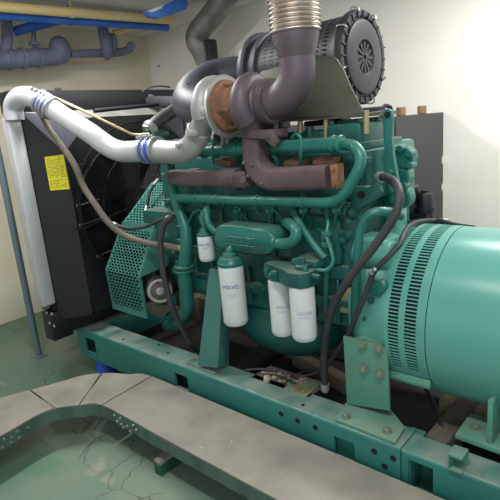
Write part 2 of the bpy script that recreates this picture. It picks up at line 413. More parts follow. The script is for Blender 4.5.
# inner edge list and outer edge list split at seams
def seg(P,x0,x1): # points of dense list between parameter indexes by px order
    return P[x0:x1+1]
def nearest(P,q): return min(range(len(P)),key=lambda i:(P[i]-q).length)
a1=nearest(DI,Z_(55,408)); b1=nearest(DO,Z_(28,391)); 
a2=nearest(DI,Z_(79,405)); b2=nearest(DO,Z_(100,373.5))
a3=nearest(DI,Z_(101,405)); b3=nearest(DO,Z_(148,378))
def plate(i0_,i1_,o0_,o1_,lab,g=.004):
    pin=[p.copy() for p in DI[i0_:i1_+1]]; pout=[p.copy() for p in DO[o0_:o1_+1]]
    # small gap at both seams
    for L_,s in ((pin,1),(pout,1)):
        d=(L_[1]-L_[0]).normalized(); L_[0]=L_[0]+d*g; d=(L_[-2]-L_[-1]).normalized(); L_[-1]=L_[-1]+d*g
    poly=pin+pout[::-1]
    for p in poly: p.z=TZ-.005
    return cover(poly,lab)
plate(0,a1,0,b1,'grey cover plate at the left edge of the photo on the cable trough')
plate(a1,a2,b1,b2,'short grey cover plate left of the middle of the trough bend')
plate(a2,a3,b2,b3,'wedge shaped grey cover plate at the trough bend just before the straight run',.005)
plate(a3,len(DI)-1,b3,len(DO)-1,'longest grey cover plate on the straight trough run beside the teal frame')
# feet
def foot(x,y,lab):
    f=empty('trough_foot',(x,y,0),lab,'support foot')
    MB().box((x-.022,y-.048,0),(x+.022,y+.12,.05),.003).build('foot_block','grnfoot',f)
    MB().box((x-.020,y-.046,.05),(x+.020,y+.12,.070),.004).build('foot_top','cover',f,label='grey top of the foot')
    MB().box((x-.02,y+.02,.07),(x+.02,y+.11,.190),.002).build('riser','grnfoot',f)
foot(-1.60,1.09,'small green and grey support foot sticking out under the straight trough run')
foot(-.5,1.1,'support foot under the trough end near the camera')

# ================================================================== GENERATOR (alternator)
GY,GZ,GR=1.84,.66,.32
gx0=-.785; gs=-.637; gx1=.45
g=empty('generator',(-.2,GY,GZ-GR-.03),'big round teal electric generator drum with a ring of cooling slots at the right edge','generator')
GC=lambda x:V((x,GY,GZ))
MB().lathe([(0,GR-.001),(gx1-gs-.03,GR-.001),(gx1-gs,GR-.03),(gx1-gs,.1)],GC(gs+.003),XA,128).build('drum_housing','alt',g)
# slotted band
mb=MB(); bm=mb.bm
N=150
bands=[(-.785,0),(-.769,1),(-.732,0),(-.709,1),(-.668,0),(gs,None)]
a_lo,a_hi=math.radians(-212),math.radians(128)   # angle measured from +z toward -y
def gp(x,a,r=GR): return V((x,GY-r*math.sin(a),GZ+r*math.cos(a)))
duty=.64
grid=[]
angs=[]
for i in range(N):
    a=2*PI*i/N; angs+= [a,a+2*PI/N*duty]
rows=[[bm.verts.new(gp(x,a)) for x,_ in bands] for a in angs]
rows_i=[[bm.verts.new(gp(x,a,GR-.004)) for x,_ in bands] for a in angs]
na=len(angs)
for i in range(na):
    j=(i+1)%na; amid=(angs[i]+ (angs[j] if j else 2*PI))/2; deg=math.degrees(amid)
    slot=(i%2==0) and not (117<deg<243)
    for k in range(5):
        if slot and bands[k][1]==1:
            for (p,q) in ((i,j),):
                bm.faces.new((rows[p][k],rows[p][k+1],rows_i[p][k+1],rows_i[p][k])); bm.faces.new((rows[q][k],rows[q][k+1],rows_i[q][k+1],rows_i[q][k]))
            continue
        bm.faces.new((rows[i][k],rows[j][k],rows[j][k+1],rows[i][k+1]))
    bm.faces.new((rows[i][0],rows_i[i][0],rows_i[j][0],rows[j][0]))
    bm.faces.new((rows[i][5],rows_i[i][5],rows_i[j][5],rows[j][5]))
vent=mb.build('vent_band','alt',g,smooth=30)
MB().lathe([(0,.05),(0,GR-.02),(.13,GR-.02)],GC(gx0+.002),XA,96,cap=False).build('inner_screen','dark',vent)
MB().lathe([(0,.12),(0,GR-.006),(.004,GR-.006),(.004,.12)],GC(gx0),XA,96,cap=False).build('adapter_ring','alt',g)
# clamp bar under band
a=math.radians(123)
q=[gp(gx0-.004,a,GR+.003),gp(gs+.002,a,GR+.003),gp(gs+.002,a+.05,GR+.022),gp(gx0-.004,a+.05,GR+.022)]
cb=MB().prism(q,(0,.004,-.012),.001).build('clamp_bar','brk',g)
mb=MB()
for x in (gx0+.03,gs-.03): mb.bolt(gp(x,a+.03,GR+.016),V((0,-.5,.8)),.006,.006)
mb.split('clamp_bolt','zinc',cb)
# rear foot
f=MB(); z=.330
pf=[A(455,434,Z=z),A(470,413,Z=z),A(500,424,Z=z)+V((.25,.02,0)),A(500,452,Z=z)+V((.25,0,0))]
f.prism(pf,(0,0,-.018),.002)
fo=f.build('mounting_foot','brk',g)
gz=A(488,443,Z=z)
MB().box((gz.x-.005,gz.y,z),(gz.x+.012,gz.y+.16,z+.155),.002).build('foot_gusset','brk',g)
MB().box((gz.x+.3,gz.y,z),(gz.x+.317,gz.y+.16,z+.155),.002).build('foot_gusset','brk',g)
mb=MB(); p=A(476,428,Z=z); mb.lathe([(0,.021),(.003,.021)],p,ZA,24); mb.bolt(p+V((0,0,.003)),ZA,.010,.009,False); mb.build('foot_bolt','zinc',fo)
MB().box((-.50,1.76,GZ-GR-.012),(.1,2.1,GZ-GR+.03)).build('base_pad','black',g)
p0=A(463,473,Z=RZ-.004); 
mb=MB(); mb.box((p0.x-.045,p0.y-.01,RZ-.004),(p0.x+.0,p0.y+.03,RZ+.0)).box((p0.x-.045,p0.y-.01,RZ+.046),(p0.x,p0.y+.05,RZ+.052),.001).box((p0.x-.045,p0.y-.01,RZ),(p0.x-.04,p0.y+.05,RZ+.05))
mb.box((p0.x-.045,p0.y+.044,RZ),(p0.x,p0.y+.05,RZ+.05))
mb.build('small_channel_bracket','brk',root)

# ================================================================== ENGINE
e=empty('diesel_engine',(-1.45,1.84,.3),'large teal diesel engine with rusty manifold, turbocharger and white filters between radiator and generator','engine')
EX0,EX1=-2.0,-.95
BY=1.60
bz0,bz1=.60,1.10
def ribs(mb,x0,x1,n,z0,z1,y,dy,w=.012):
    for i in range(n):
        x=x0+(x1-x0)*(i+.5)/n; mb.box((x-w/2,y-dy,z0),(x+w/2,y+.01,z1),.003,seg=1)
b=MB(); b.box((EX0,BY,bz0),(EX1,2.12,bz1),.012)
b.box((EX0-.01,BY-.03,.695),(EX1+.01,BY+.05,.725),.006)
b.box((EX0,BY-.025,.80),(EX1,BY+.02,.86),.012)
b.box((EX0,BY-.02,.96),(EX1,BY+.02,1.0),.01)
ribs(b,EX0,EX1,9,.62,.80,BY,.022); ribs(b,EX0,EX1,7,.86,1.08,BY,.018,.03)
b.box((EX0,BY-.03,1.055),(EX1,BY+.05,1.09),.006)
b.box((-1.22,BY-.035,.86),(-.98,BY,1.05),.02)
b.box((-1.92,BY-.03,.62),(-1.70,BY,.72),.015)
blk=b.build('engine_block','teal',e)
mb=MB()
for i in range(16):
    x=EX0+.04+(EX1-EX0-.08)*i/15; mb.bolt((x,BY-.03,.71),-YA,.007,.009)
    if i%2==0: mb.bolt((x,BY-.03,1.073),-YA,.007,.01)
for p in ((332,222),(341,233),(349,222),(342,241),(352,213)): mb.bolt(A(*p,Y=BY-.035),-YA,.010,.008)
for p in ((308,222),(322,226)):
    mb.lathe([(0,.028),(.006,.028),(.006,.018),(.003,.016),(.003,.0)],A(*p,Y=BY-.036),-YA,24)
mb.split('block_bolt','teal',blk)
# oil pan
o=MB(); 
prof=[(1.62,.695),(1.62,.64),(1.68,.58),(1.76,.52),(1.92,.52),(2.02,.56),(2.06,.60),(2.06,.695)]
o.prism([(-1.93,y,z) for y,z in prof],(.92,0,0),.02)
o.sphere((-1.40,1.78,.50),.25,(1.2,.82,.68),36)
o.box((-1.96,1.585,.672),(-.97,1.66,.692),.004)
o.build('oil_pan','oilpan',e)
# cylinder head
HY=1.64
h=MB(); h.box((EX0+.03,HY,1.10),(-.895,1.98,1.285),.008)
h.box((EX0+.05,HY+.015,1.285),(-.91,1.96,1.315),.004)
for i in range(6):
    x0=-1.96+i*.176
    h.box((x0,HY+.02,1.29),(x0+.150 if i==5 else x0+.165,1.92,1.348 if i<5 else 1.385),.012)
    h.box((x0+.03,HY+.05,1.34),(x0+.13,1.90,1.368 if i<5 else 1.40),.012)
for px in (341,352,362): 
    p=A(px,165,Y=HY); h.box((p.x-.004,HY-.010,1.12),(p.x+.006,HY+.01,1.27),.002,seg=1)
h.box((-.98,HY-.02,1.105),(-.885,HY+.02,1.16),.008)
h.box((-.99,HY-.012,1.235),(-.885,HY+.02,1.262),.004)
hd=h.build('cylinder_head','teal',e)
mb=MB()
for i in range(6):
    x0=-1.96+i*.176
    for dx in (.02,.145):
        mb.bolt((x0+dx,HY+.035,1.348 if i<5 else 1.385),ZA,.010,.014); mb.bolt((x0+dx,1.8,1.348 if i<5 else 1.385),ZA,.010,.014)
    mb.cyl((x0+.08,HY+.055,1.34),(x0+.08,HY+.055,1.385),.018,seg=12,ch=.003)
    mb.cyl((x0+.08,HY+.0,1.318),(x0+.08,HY+.07,1.33),.012,seg=10)
mb.split('head_bolt','teal',hd)
# exhaust port clamps (rusty saddle pieces)
for (px,py) in ((222,163),(292,163),(322,161)):
    c=A(px,py,Y=1.575)
    MB().prism([c+V((-.045,0,-.012)),c+V((-.04,0,.012)),c+V((-.01,0,.008)),c+V((0,0,.022)),c+V((.012,0,.006)),c+V((.05,0,.012)),c+V((.052,0,-.012))],(0,.05,0),.004).build('port_clamp','rust',e,label='rust stained port clamp')
# timing cover / front end
MB().box((-2.07,1.62,.62),(-2.0,2.08,1.26),.02).cyl((-2.09,1.84,.70),(-2.0,1.84,.70),.13,seg=32,ch=.01).cyl((-2.10,1.84,1.05),(-2.0,1.84,1.05),.10,seg=32,ch=.01).box((-2.11,1.58,.80),(-2.02,1.72,.97),.03).build('timing_cover','teal',e)
# flywheel housing
fh=MB(); fh.lathe([(0,.27),(.01,.285),(.06,.30),(.135,.305),(.15,.312),(.165,.312)],(-.952,GY,GZ),XA,72)
fh.box((-.96,1.56,.60),(-.83,1.66,.76),.02)
fh.box((-.96,1.60,.86),(-.81,1.75,.97),.03)
fh.cyl((-.95,1.64,.905),(-.80,1.64,.905),.055,seg=20,ch=.008)
fh.box((-.97,1.88,.9),(-.90,2.0,1.12),.03)
fhd=fh.build('flywheel_housing','alt',e)
mb=MB()
for a in range(-150,160,14):
    r=math.radians(a); mb.bolt((-.80,GY-.298*math.sin(r),GZ+.298*math.cos(r)),XA,.007,.008)
for p in ((357,284),(371,300),(366,318),(360,345)): mb.bolt(A(*p,Y=1.55),-YA,.010,.01)
mb.split('housing_bolt','teal',fhd)
c=A(371,322,Y=1.548)
pc=MB().box((c.x-.022,1.546,c.z-.035),(c.x+.022,1.57,c.z+.04),.012).build('inspection_pad','alt',fhd)
# sensor at housing (starter bits)
MB().cyl(A(371,273,Y=1.56),A(372,272,Y=1.50),.010,seg=18,ch=.002).cyl(A(372,272,Y=1.50),A(375,269,Y=1.49),.006,seg=12).build('speed_sensor','alu',e,label='grey metal sensor with a small tip')
MB().prism([A(368,284,Y=1.545),A(381,281,Y=1.545),A(386,288,Y=1.545),A(380,297,Y=1.545),A(369,296,Y=1.545)],(0,.04,0),.006).build('sensor_cover','pipe',e)
MB().box(A(340,312,Y=1.575)-V((0,0,0)),A(354,288,Y=1.585),.001).build('brass_plate','tan',e,label='dull yellow metal plate')

# rear top castings
rc=MB(); rc.box((-.96,1.86,1.02),(-.905,2.08,1.30),.02)
for (px,py,r) in ((402,158,.042),(400,178,.036),(399,198,.045)):
    c=A(px,py,Y=1.84); rc.cyl(c,c+V((0,.06,0)),r,seg=20,ch=.006)
for (px,py,r) in ((399,149,.014),(408,154,.014),(409,166,.013),(403,186,.012)):
    c=A(px,py,Y=1.82); rc.cyl(c,c+V((0,.05,0)),r,seg=14,ch=.003)
c=A(395,175,Y=1.93); rc.box((c.x-.05,1.93,c.z-.16),(c.x+.015,2.02,c.z+.13),.012)
rc.split('rear_gear_case','pipe',e)
bt=[A(401,216,Y=1.66),A(394,213,Y=1.62),A(384,211.5,Y=1.575),A(373,213,Y=1.55),A(364.5,220,Y=1.54),A(360,232,Y=1.535),A(358,250,Y=1.53),A(356.5,272,Y=1.53),A(355.5,300,Y=1.54),A(355,330,Y=1.57),A(355,345,Y=1.62)]
MB().tube(bt,.0165,18,6).build('breather_tube','pipe',e)

# lifting bracket
ly=1.72
out=[(382.5,121),(382.5,113),(384.5,109.5),(388,108.5),(391.5,110.5),(392.5,118),(391.5,135),(393,155),(397.5,180),(398,205),(389,205),(388,180),(384.5,152)]
lf=MB().prism([A(*p,Y=ly) for p in out],(0,.018,0),.003).build('lifting_eye','pipe',e)
dot(A(387.3,115,Y=ly-.002),YA,.012,lf,'eye_hole')
mb=MB(); 
for p in ((391,172),(393,190)): mb.bolt(A(*p,Y=ly),-YA,.012,.012)
mb.split('eye_bolt','pipe',lf)
# bracket on block below eye (hole ear)
ear=MB().prism([A(*p,Y=1.59) for p in ((354,192),(378,184),(382,192),(372,203),(362,206),(352,222),(346,222))],(0,.02,0),.004).build('ribbed_ear','teal',e)
mb=MB(); mb.lathe([(0,.014),(.004,.014)],A(361,194.5,Y=1.586),YA,18); mb.build('ear_hole','dark',ear)
# coolant rail + bend + long lower pipe
YP=1.56
mb=MB(); mb.cyl(A(200,151,Y=YP),A(341,144.5,Y=YP),.0275,seg=28)
for px,py in ((204,150.7),(216,150.3),(238,149.3),(334,144.8),(341,144.5)):
    c=A(px,py,Y=YP); mb.cyl(c-V((.008,0,0)),c+V((.008,0,0)),.034,seg=28,ch=.003)
cr=mb.build('coolant_rail','pipe',e)
YL=1.50
lp=[A(343,144.5,Y=YP),A(350,145,Y=1.55),A(356,148,Y=1.53),A(360.5,156,Y=1.52),A(359,168,Y=1.51),A(352,181,Y=1.505),A(344,193,Y=YL),A(336,200,Y=YL),A(326,202.5,Y=YL),A(300,201.8,Y=YL),A(240,200.2,Y=YL),A(178,198,Y=YL)]
mb=MB(); mb.tube(lp,.0205,18,6)
for px,py in ((197,198.7),(218,199.3),(258,200.7),(304,202)):
    c=A(px,py,Y=YL); mb.cyl(c-V((.005,0,0)),c+V((.005,0,0)),.0255,seg=20,ch=.002)
    mb.box(c+V((-.004,0,.0)),c+V((.004,.1,.012)))
mb.build('lower_coolant_pipe','pipe',e)
# left downpipe with flanges
dp=[A(165,157,Y=1.56),A(168,172,Y=1.56),A(173,190,Y=1.55),A(180,212,Y=1.54),A(186,232,Y=1.53),A(186,250,Y=1.52),A(184,270,Y=1.52),A(186,290,Y=1.53),A(187,308,Y=1.55),A(180,322,Y=1.60),A(168,326,Y=1.68)]
mb=MB(); mb.tube(dp,[.03,.026,.026,.028,.030,.03,.034,.036,.036,.035,.034],20,6)
def ring(c,ax,r,h): mb.cyl(V(c)-V(ax).normalized()*h/2,V(c)+V(ax).normalized()*h/2,r,seg=24,ch=.002)
ring(A(165,158,Y=1.56),(0.1,0,1),.038,.016); ring(A(183,225,Y=1.535),(.1,0,1),.037,.01)
ring(A(184,266,Y=1.52),(.03,0,1),.052,.012);ring(A(184,270,Y=1.52),(.03,0,1),.052,.010); ring(A(168,176,Y=1.56),(.1,0,1),.034,.03)
dpo=mb.build('water_downpipe','pipe',e)
mb=MB()
for dx in (-.043,.043): mb.bolt(A(184,264,Y=1.52)+V((dx,-.01,.004)),ZA,.007,.01,False)
mb.split('flange_bolt','pipe',dpo)
# water pump / misc castings on the left
wp=MB(); 
for (px,py,r,Y,l) in ((176,226,.05,1.60,.12),(164,232,.035,1.62,.1),(178,246,.038,1.55,.1),(166,248,.05,1.66,.1),(170,210,.045,1.68,.1),(150,226,.04,1.8,.12)):
    c=A(px,py,Y=Y); wp.cyl(c,c+V((0,l,0)),r,seg=22,ch=.006)
wp.box(A(188,258,Y=1.56),A(162,205,Y=1.70),.02)
wp.sphere(A(172,238,Y=1.60),.055,(1,1,1.1),20)
wpo=wp.split('water_pump','teal',e)[0]
mb=MB()
for (px,py,Y) in ((171,217,1.595),(181,221,1.595),(172,233,1.58),(184,236,1.55),(161,226,1.61),(168,241,1.6),(183,252,1.54),(174,252,1.54)): mb.bolt(A(px,py,Y=Y),-YA,.009,.012)
mb.split('pump_bolt','pipe',wpo)
# fuel pipes and small lines
mb=MB()
for x in range(5):
    p=A(206+x*33,214,Y=1.56)
    mb.tube([p+V((-.02,0,-.05)),p+V((-.005,-.01,-.01)),p+V((.012,-.01,.02)),p+V((.02,.02,.045))],.006,8)
    mb.bolt(p+V((0,-.005,.015)),-YA,.012,.02)
mb.tube([A(214,164,Y=1.58),A(212,155,Y=1.57),A(205,150,Y=1.56)],.006,8)
mb.tube([A(292,138,Y=1.55),A(296,134,Y=1.54),A(301,139,Y=1.54),A(301,155,Y=1.54),A(300,170,Y=1.58)],.007,10)
mb.tube([A(270,162,Y=1.58),A(273,156,Y=1.56),A(277,162,Y=1.57),A(276,172,Y=1.58)],.010,10)
mb.tube([A(186,232,Y=1.54),A(192,215,Y=1.52),A(200,210,Y=1.52),A(204,220,Y=1.52),A(204,228,Y=1.50)],.005,8)
# right side lines around cooler end / twin filters
mb.tube([A(292,208,Y=1.56),A(300,224,Y=1.52),A(309,238,Y=1.5),A(318,250,Y=1.49),A(325,258,Y=1.49)],.014,12)
mb.tube([A(325,204,Y=1.56),A(328,222,Y=1.53),A(327,236,Y=1.5),A(331,250,Y=1.46),A(333,262,Y=1.45),A(327,270,Y=1.44),A(318,270,Y=1.44)],.0075,10)
mb.tube([A(324,238,Y=1.52),A(326,262,Y=1.53),A(326,288,Y=1.54),A(325,310,Y=1.55)],.011,10)
mb.box(A(321,232,Y=1.49),A(332,236,Y=1.51),.002).box(A(321,243,Y=1.49),A(333,247,Y=1.51),.002)
for i in range(4):
    px=282+i*5
    mb.tube([A(230+i*16,196,Y=1.55),A(240+i*18,212,Y=1.56),A(250+i*18,222,Y=1.58)],.0045,8)
mb.split('fuel_line','pipe',e)
MB().cyl(A(325,304,Y=1.55),A(325.5,313,Y=1.55),.014,seg=14,ch=.002).build('drain_plug','plast',e,label='grey plug on a fuel line')
# oil cooler (pill box with raised word)
cy=1.455
poly=[(214,231),(216,226.5),(220,224.5),(240,226.5),(262,229),(267,231),(272.5,236),(275,243),(273,250),(268,254.5),(262,254.6),(240,252.2),(222,249.8),(216,247),(213.8,241)]
oc=MB().prism([A(*p,Y=cy) for p in poly],(0,.11,0),.010).build('oil_cooler','pipe',e,smooth=50)
tb=textbm('VOLVO',.038,.0018)
pA=A(227,240,Y=cy); pB=A(252,243.4,Y=cy); cen=A(239,240.8,Y=cy)
for v in tb.bm.verts: v.co=cen+V((v.co.x*1.0,-v.co.z-.0005,v.co.y*.85))
tb.build('raised_lettering','pipe',oc)
mb=MB(); q=[A(225.5,236,Y=cy-.001),A(254,239.2,Y=cy-.001),A(253.5,246.8,Y=cy-.001),A(225.5,243.6,Y=cy-.001)]
for i in range(4): mb.tube([q[i],q[(i+1)%4]],.0011,6,smooth=False)
mb.build('plate_outline','pipe',oc)
mb=MB()
mb.tube([A(273,242,Y=1.48),A(282,244,Y=1.47),A(290,243,Y=1.46),A(295.5,238,Y=1.46),A(296,230,Y=1.47),A(291,225,Y=1.50),A(286,222,Y=1.56)],.0225,18)
ring(A(276,242.5,Y=1.475),(1,0,0),.027,.014)
mb.tube([A(216,232,Y=1.49),A(210,226,Y=1.48),A(207,218,Y=1.48),A(207,210,Y=1.50),A(208,205,Y=1.55)],.0165,16)
mb.split('cooler_elbow','pipe',e)
# filters
def wraptext(s,size,c,r,a0,zoff,parent,m='ink'):
    tb=textbm(s,size,.0004)
    for v in tb.bm.verts:
        a=a0+v.co.x/r; v.co=V((c.x+ (r+.0006+max(v.co.z,0)*.5)*math.sin(a),c.y-(r+.0006+max(v.co.z,0)*.5)*math.cos(a),c.z+zoff+v.co.y))
    return tb.build('print_on_label',m,parent)
def band(c,r,a0,w,z0,h,parent,m):
    mb=MB(); mb.lathe([(0,r+.0006),(h,r+.0006)],c+V((0,0,z0)),ZA,10,a0=a0-w/2/r-PI/2,a1=a0+w/2/r-PI/2,cap=False,ref=XA); return mb.build('print_on_label',m,parent)
def filt(name,ptop,r,L,label,marks='strong'):
    c=V(ptop)
    o=MB().lathe([(-L,0.0),(-L,r*.86),(-L+.008,r*.97),(-L+.016,r),(-.012,r),(-.006,r*.99),(0,r*.94),(0,.001)],c,ZA,40,cap=False).build(name,'white',e,label=label)
    # direction facing camera
    a0=math.atan2(-(c.x-EYE.x),(c.y-EYE.y)); a0=math.atan2(EYE.x-c.x,c.y-EYE.y)
    if marks=='strong':
        wraptext('VOLVO',r*.42,c,r,a0-.22,-L*.33,o); band(c,r,a0-.05,r*.9,-L*.45,.0018,o,'faint'); band(c,r,a0-.1,r*.6,-L*.49,.0015,o,'faint')
    else:
        wraptext('VOLVO',r*.36,c,r,a0+.1,-L*.46,o,'faint'); band(c,r,a0+.05,r*.8,-L*.54,.002,o,'faint')
    band(c,r,a0,r*1.9,-L*.935,.0014,o,'faint')
    return o
t=A(205,235,Y=1.50); b=A(208,260,Y=1.50); filt('water_filter',t,.0375,(t-b).z*1.0,'short white filter')
mb=MB(); mb.lathe([(-.004,.036),(.006,.037),(.012,.026),(.03,.02),(.034,.012),(.06,.011)],t,ZA,24); mb.tube([t+V((0,0,.05)),t+V((-.01,.0,.08)),t+V((.0,.02,.12))],.012,10); mb.build('filter_head','pipe',e)
t=A(230.5,264,Y=1.45); b=A(235,322.5,Y=1.45); filt('oil_filter',t,.054,(t-b).z,'tall white filter')
mb=MB(); mb.lathe([(-.004,.055),(.010,.056),(.014,.052),(.030,.046),(.034,.032),(.048,.030),(.052,.016),(.066,.015),(.07,.008)],t,ZA,36); mb.tube([t+V((0,0,.06)),t+V((.005,.03,.085)),t+V((.02,.1,.10))],.010,10); mb.build('filter_head','pipe',e)
t1=A(279.5,278,Y=1.47); b1=A(283.5,333,Y=1.47); filt('fuel_filter',t1,.0475,(t1-b1).z,'white twin filter, left of its pair','faint')
t2=A(301.5,284.5,Y=1.42); b2=A(304.5,338,Y=1.42); filt('fuel_filter',t2,.0475,(t2-b2).z,'white twin filter, right of its pair','faint')
fz=t2.z
mb=MB()
poly=[(t1.x-.05,1.45),(t1.x-.04,1.425),(t1.x+.02,1.42),(t2.x-.05,1.385),(t2.x-.02,1.368),(t2.x+.03,1.37),(t2.x+.052,1.40),(t2.x+.052,1.46),(t2.x,1.50),(t1.x,1.53),(t1.x-.05,1.51)]
mb.prism([(x,y,fz-.002) for x,y in poly],(0,0,.060),.008)
mb.box((t1.x+.01,1.40,fz-.002),(t1.x+.04,1.44,fz+.04),.006)
mb.cyl((t2.x,1.43,fz+.055),(t2.x,1.43,fz+.075),.026,seg=20,ch=.004).cyl((t2.x,1.43,fz+.075),(t2.x,1.43,fz+.10),.014,seg=6)
mb.box((t2.x-.07,1.45,fz+.05),(t2.x+.05,1.60,fz+.085),.012)
mb.cyl((t2.x+.03,1.42,fz+.04),(t2.x+.085,1.42,fz+.04),.010,seg=12)
fhd2=mb.build('twin_filter_head','teal',e)
mb=MB()
for (x,y,z) in ((t1.x-.02,1.42,fz+.035),(t1.x+.022,1.398,fz+.03)): mb.bolt((x,y,z),-YA,.007,.012)
for (dx,dy) in ((-.03,.03),(.03,.04),(.03,-.02)): mb.bolt((t2.x+dx,1.43+dy,fz+.058),ZA,.007,.014)
mb.split('head_bolt','pipe',fhd2)
MB().cyl((t2.x+.052,1.42,fz+.04),(t2.x+.075,1.42,fz+.04),.009,seg=12).build('pipe_fitting','steel',fhd2,label='bare metal fitting')

# mounting leg (channel bracket to rail)
lt=[(208,268),(227,270),(222,368),(198,366)]
mb=MB()
LYt,LYb=1.53,1.425
a,b_,c_,d=A(209,269,Y=LYt),A(223,270,Y=LYt),A(217.5,368,Y=LYb),A(198,366,Y=LYb)
mb.prism([a,b_,c_,d],(0,.012,0),.002)
b2,c2=A(231,268,Y=1.60),A(229,365,Y=1.525)
mb.prism([b_,b2,c2,c_],(-.010,0,0),.002)
mb.prism([a,a+V((0,.07,0)),d+V((0,.09,0)),d],(.01,0,0),.002)
mb.prism([A(216,265,Y=1.60),A(236,268,Y=1.60),A(236,290,Y=1.60),A(214,300,Y=1.60)],(0,.02,0),.003)
leg=mb.build('mounting_leg','brk2',e,label='dusty teal steel leg')
fp=[A(*p,Z=RZ+.006) for p in ((186,362.5),(213.5,373.5),(230,366))]
fp.append(fp[0]+(fp[2]-fp[1]))
MB().prism(fp,(0,0,-.008),.001).build('leg_foot_plate','brk2',leg)
lb=MB().bolt((0,0,0),ZA,.009,.012).build('bolt','zinc',leg); 
for i,p in enumerate(((193.5,360),(216.5,366),(247,389))):
    w=A(*p,Z=RZ+.008)
    if i==0: lb.location=w-WL[leg.name]
    elif i==1: put(lb,w)
# rear mount plate + foot plate
RPY=1.525
mp=MB().prism([A(*p,Y=RPY) for p in ((343,336),(387,349.5),(389.5,411),(347,404))],(0,.014,0),.002).build('rear_mount_plate','brk',e,label='pale green bolted steel plate')
bo=MB().bolt((0,0,0),-YA,.0125,.014).build('bolt','zinc',mp)
for i,p in enumerate(((363,348.5),(380,352.5),(364.5,373),(381,377.5))):
    w=A(*p,Y=RPY)
    if i==0: bo.location=w+V((0,-.012,0))-WL[mp.name]; 
    else: put(bo,w+V((0,-.012,0)))
fz0=RZ+.012
fpl=[A(*p,Z=fz0) for p in ((335,419),(395,442.5),(405,427),(390.5,409),(346,402))]
mf=MB().prism(fpl,(0,0,-.010),.0015).build('rear_foot_plate','brk',mp)
bo2=MB().bolt((0,0,0),ZA,.0125,.014).build('bolt','zinc',mf)
for i,p in enumerate(((346,417),(387,431.5))):
    w=A(*p,Z=fz0)
    if i==0: bo2.location=w-WL[mf.name]
    else: put(bo2,w)
# beam from plate to housing
MB().prism([A(362,336,Y=1.54),A(388,344,Y=1.54),A(388,354,Y=1.54),A(345,340,Y=1.54)],(0,.1,0),.004).build('mount_arm','brk',e)

# exhaust manifold
YM=1.50
mb=MB()
def boxtube(pts,hw,hh,up=YA):
    """rectangular rounded section swept in the XZ plane (hw across the path, hh along Y)"""
    P=[V(p) for p in pts]; bm=mb.bm; rings=[]
    n=len(P)
    for i,p in enumerate(P):
        T=(P[min(i+1,n-1)]-P[max(i-1,0)]).normalized(); s=T.cross(up).normalized(); u=s.cross(T)
        w=hw[i] if isinstance(hw,list) else hw; q=hh[i] if isinstance(hh,list) else hh; rg=[]
        for k in range(24):
            a=2*PI*k/24; ca,sa=math.cos(a),math.sin(a); ex=.5
            rg.append(bm.verts.new(p+s*w*math.copysign(abs(ca)**ex,ca)+u*q*math.copysign(abs(sa)**ex,sa)))
        rings.append(rg)
    for a,b in zip(rings,rings[1:]):
        for k in range(24): bm.faces.new((a[k],a[(k+1)%24],b[(k+1)%24],b[k]))
    bm.faces.new(rings[0]);bm.faces.new(rings[-1])
def dens2(P,sub=5):
    out=[]
    P=[V(p) for p in P]
    for i in range(len(P)-1):
        p0=P[max(i-1,0)];p1=P[i];p2=P[i+1];p3=P[min(i+2,len(P)-1)]
        for k in range(sub):
            t=k/sub; out.append(.5*((2*p1)+(p2-p0)*t+(2*p0-5*p1+4*p2-p3)*t*t+(3*p1-p0-3*p2+p3)*t**3))
    return out+[P[-1]]
rp_=dens2([A(256,138,Y=YM),A(256,150,Y=YM),A(257,162,Y=YM),A(262,172,Y=YM),A(273,178,Y=YM),A(290,178.3,Y=YM),A(332,176.5,Y=YM)])
boxtube(rp_,.044,.045)
c=A(252,137,Y=YM)
mb.prism([A(240,131,Y=YM-.055),A(268,130,Y=YM-.055),A(269,138,Y=YM-.055),A(262,139,Y=YM-.055),A(240,138,Y=YM-.055)],(0,.12,0),.004)
mb.prism([A(262,138,Y=YM-.055),A(269,131,Y=YM-.055),A(276,142,Y=YM-.03),A(274,148,Y=YM-.03)],(0,.03,0),.003)
rm=mb.build('exhaust_manifold','exh',e,label='dull brown cast iron right manifold arm')
mb=MB()
lp_=dens2([A(252,178,Y=YM),A(246,179.5,Y=YM),A(236,179,Y=YM),A(215,178.5,Y=YM),A(195,178,Y=YM),A(174,177,Y=YM+.02)])
boxtube(lp_,[.03]*4+[.034]*(len(lp_)-4),.038)
for px,w in ((226.5,.020),(231,.026),(236.5,.020)): 
    c=A(px,179,Y=YM); mb.cyl(c-V((w/2+.006,0,0)),c+V((w/2+.006,0,0)),.046,seg=28,ch=.004)
for px in (178,222,): 
    c=A(px,178,Y=YM); mb.box(c+V((-.03,.02,-.035)),c+V((.03,.13,.03)),.008)
mb.cyl(A(243,180,Y=YM-.03),A(243,180,Y=YM-.055),.012,seg=10)
lm=mb.build('exhaust_manifold','exh',e,label='dull brown cast iron left manifold arm')
mb=MB()
for p in ((244,163),(252,165),(248,176),(262,184),(244,178)): mb.sphere(A(*p,Y=YM-.045),.009,seg=10)
for px in (275,300): 
    c=A(px,178,Y=YM); mb.box(c+V((-.04,.02,-.035)),c+V((.03,.13,.035)),.008)
mb.split('manifold_stud','exh',rm)
c=A(333,177,Y=YM)
mb=MB(); mb.prism([A(329.5,165,Y=YM-.035),A(337,164.5,Y=YM-.035),A(338,189.5,Y=YM-.035),A(331,188.5,Y=YM-.035)],(0,.045,0),.004)
for p in ((334,169),(334.5,185)): mb.bolt(A(*p,Y=YM-.035),-YA,.006,.008,False)

mb.build('manifold_end_flange','rust',rm,label='orange rusted end flange')

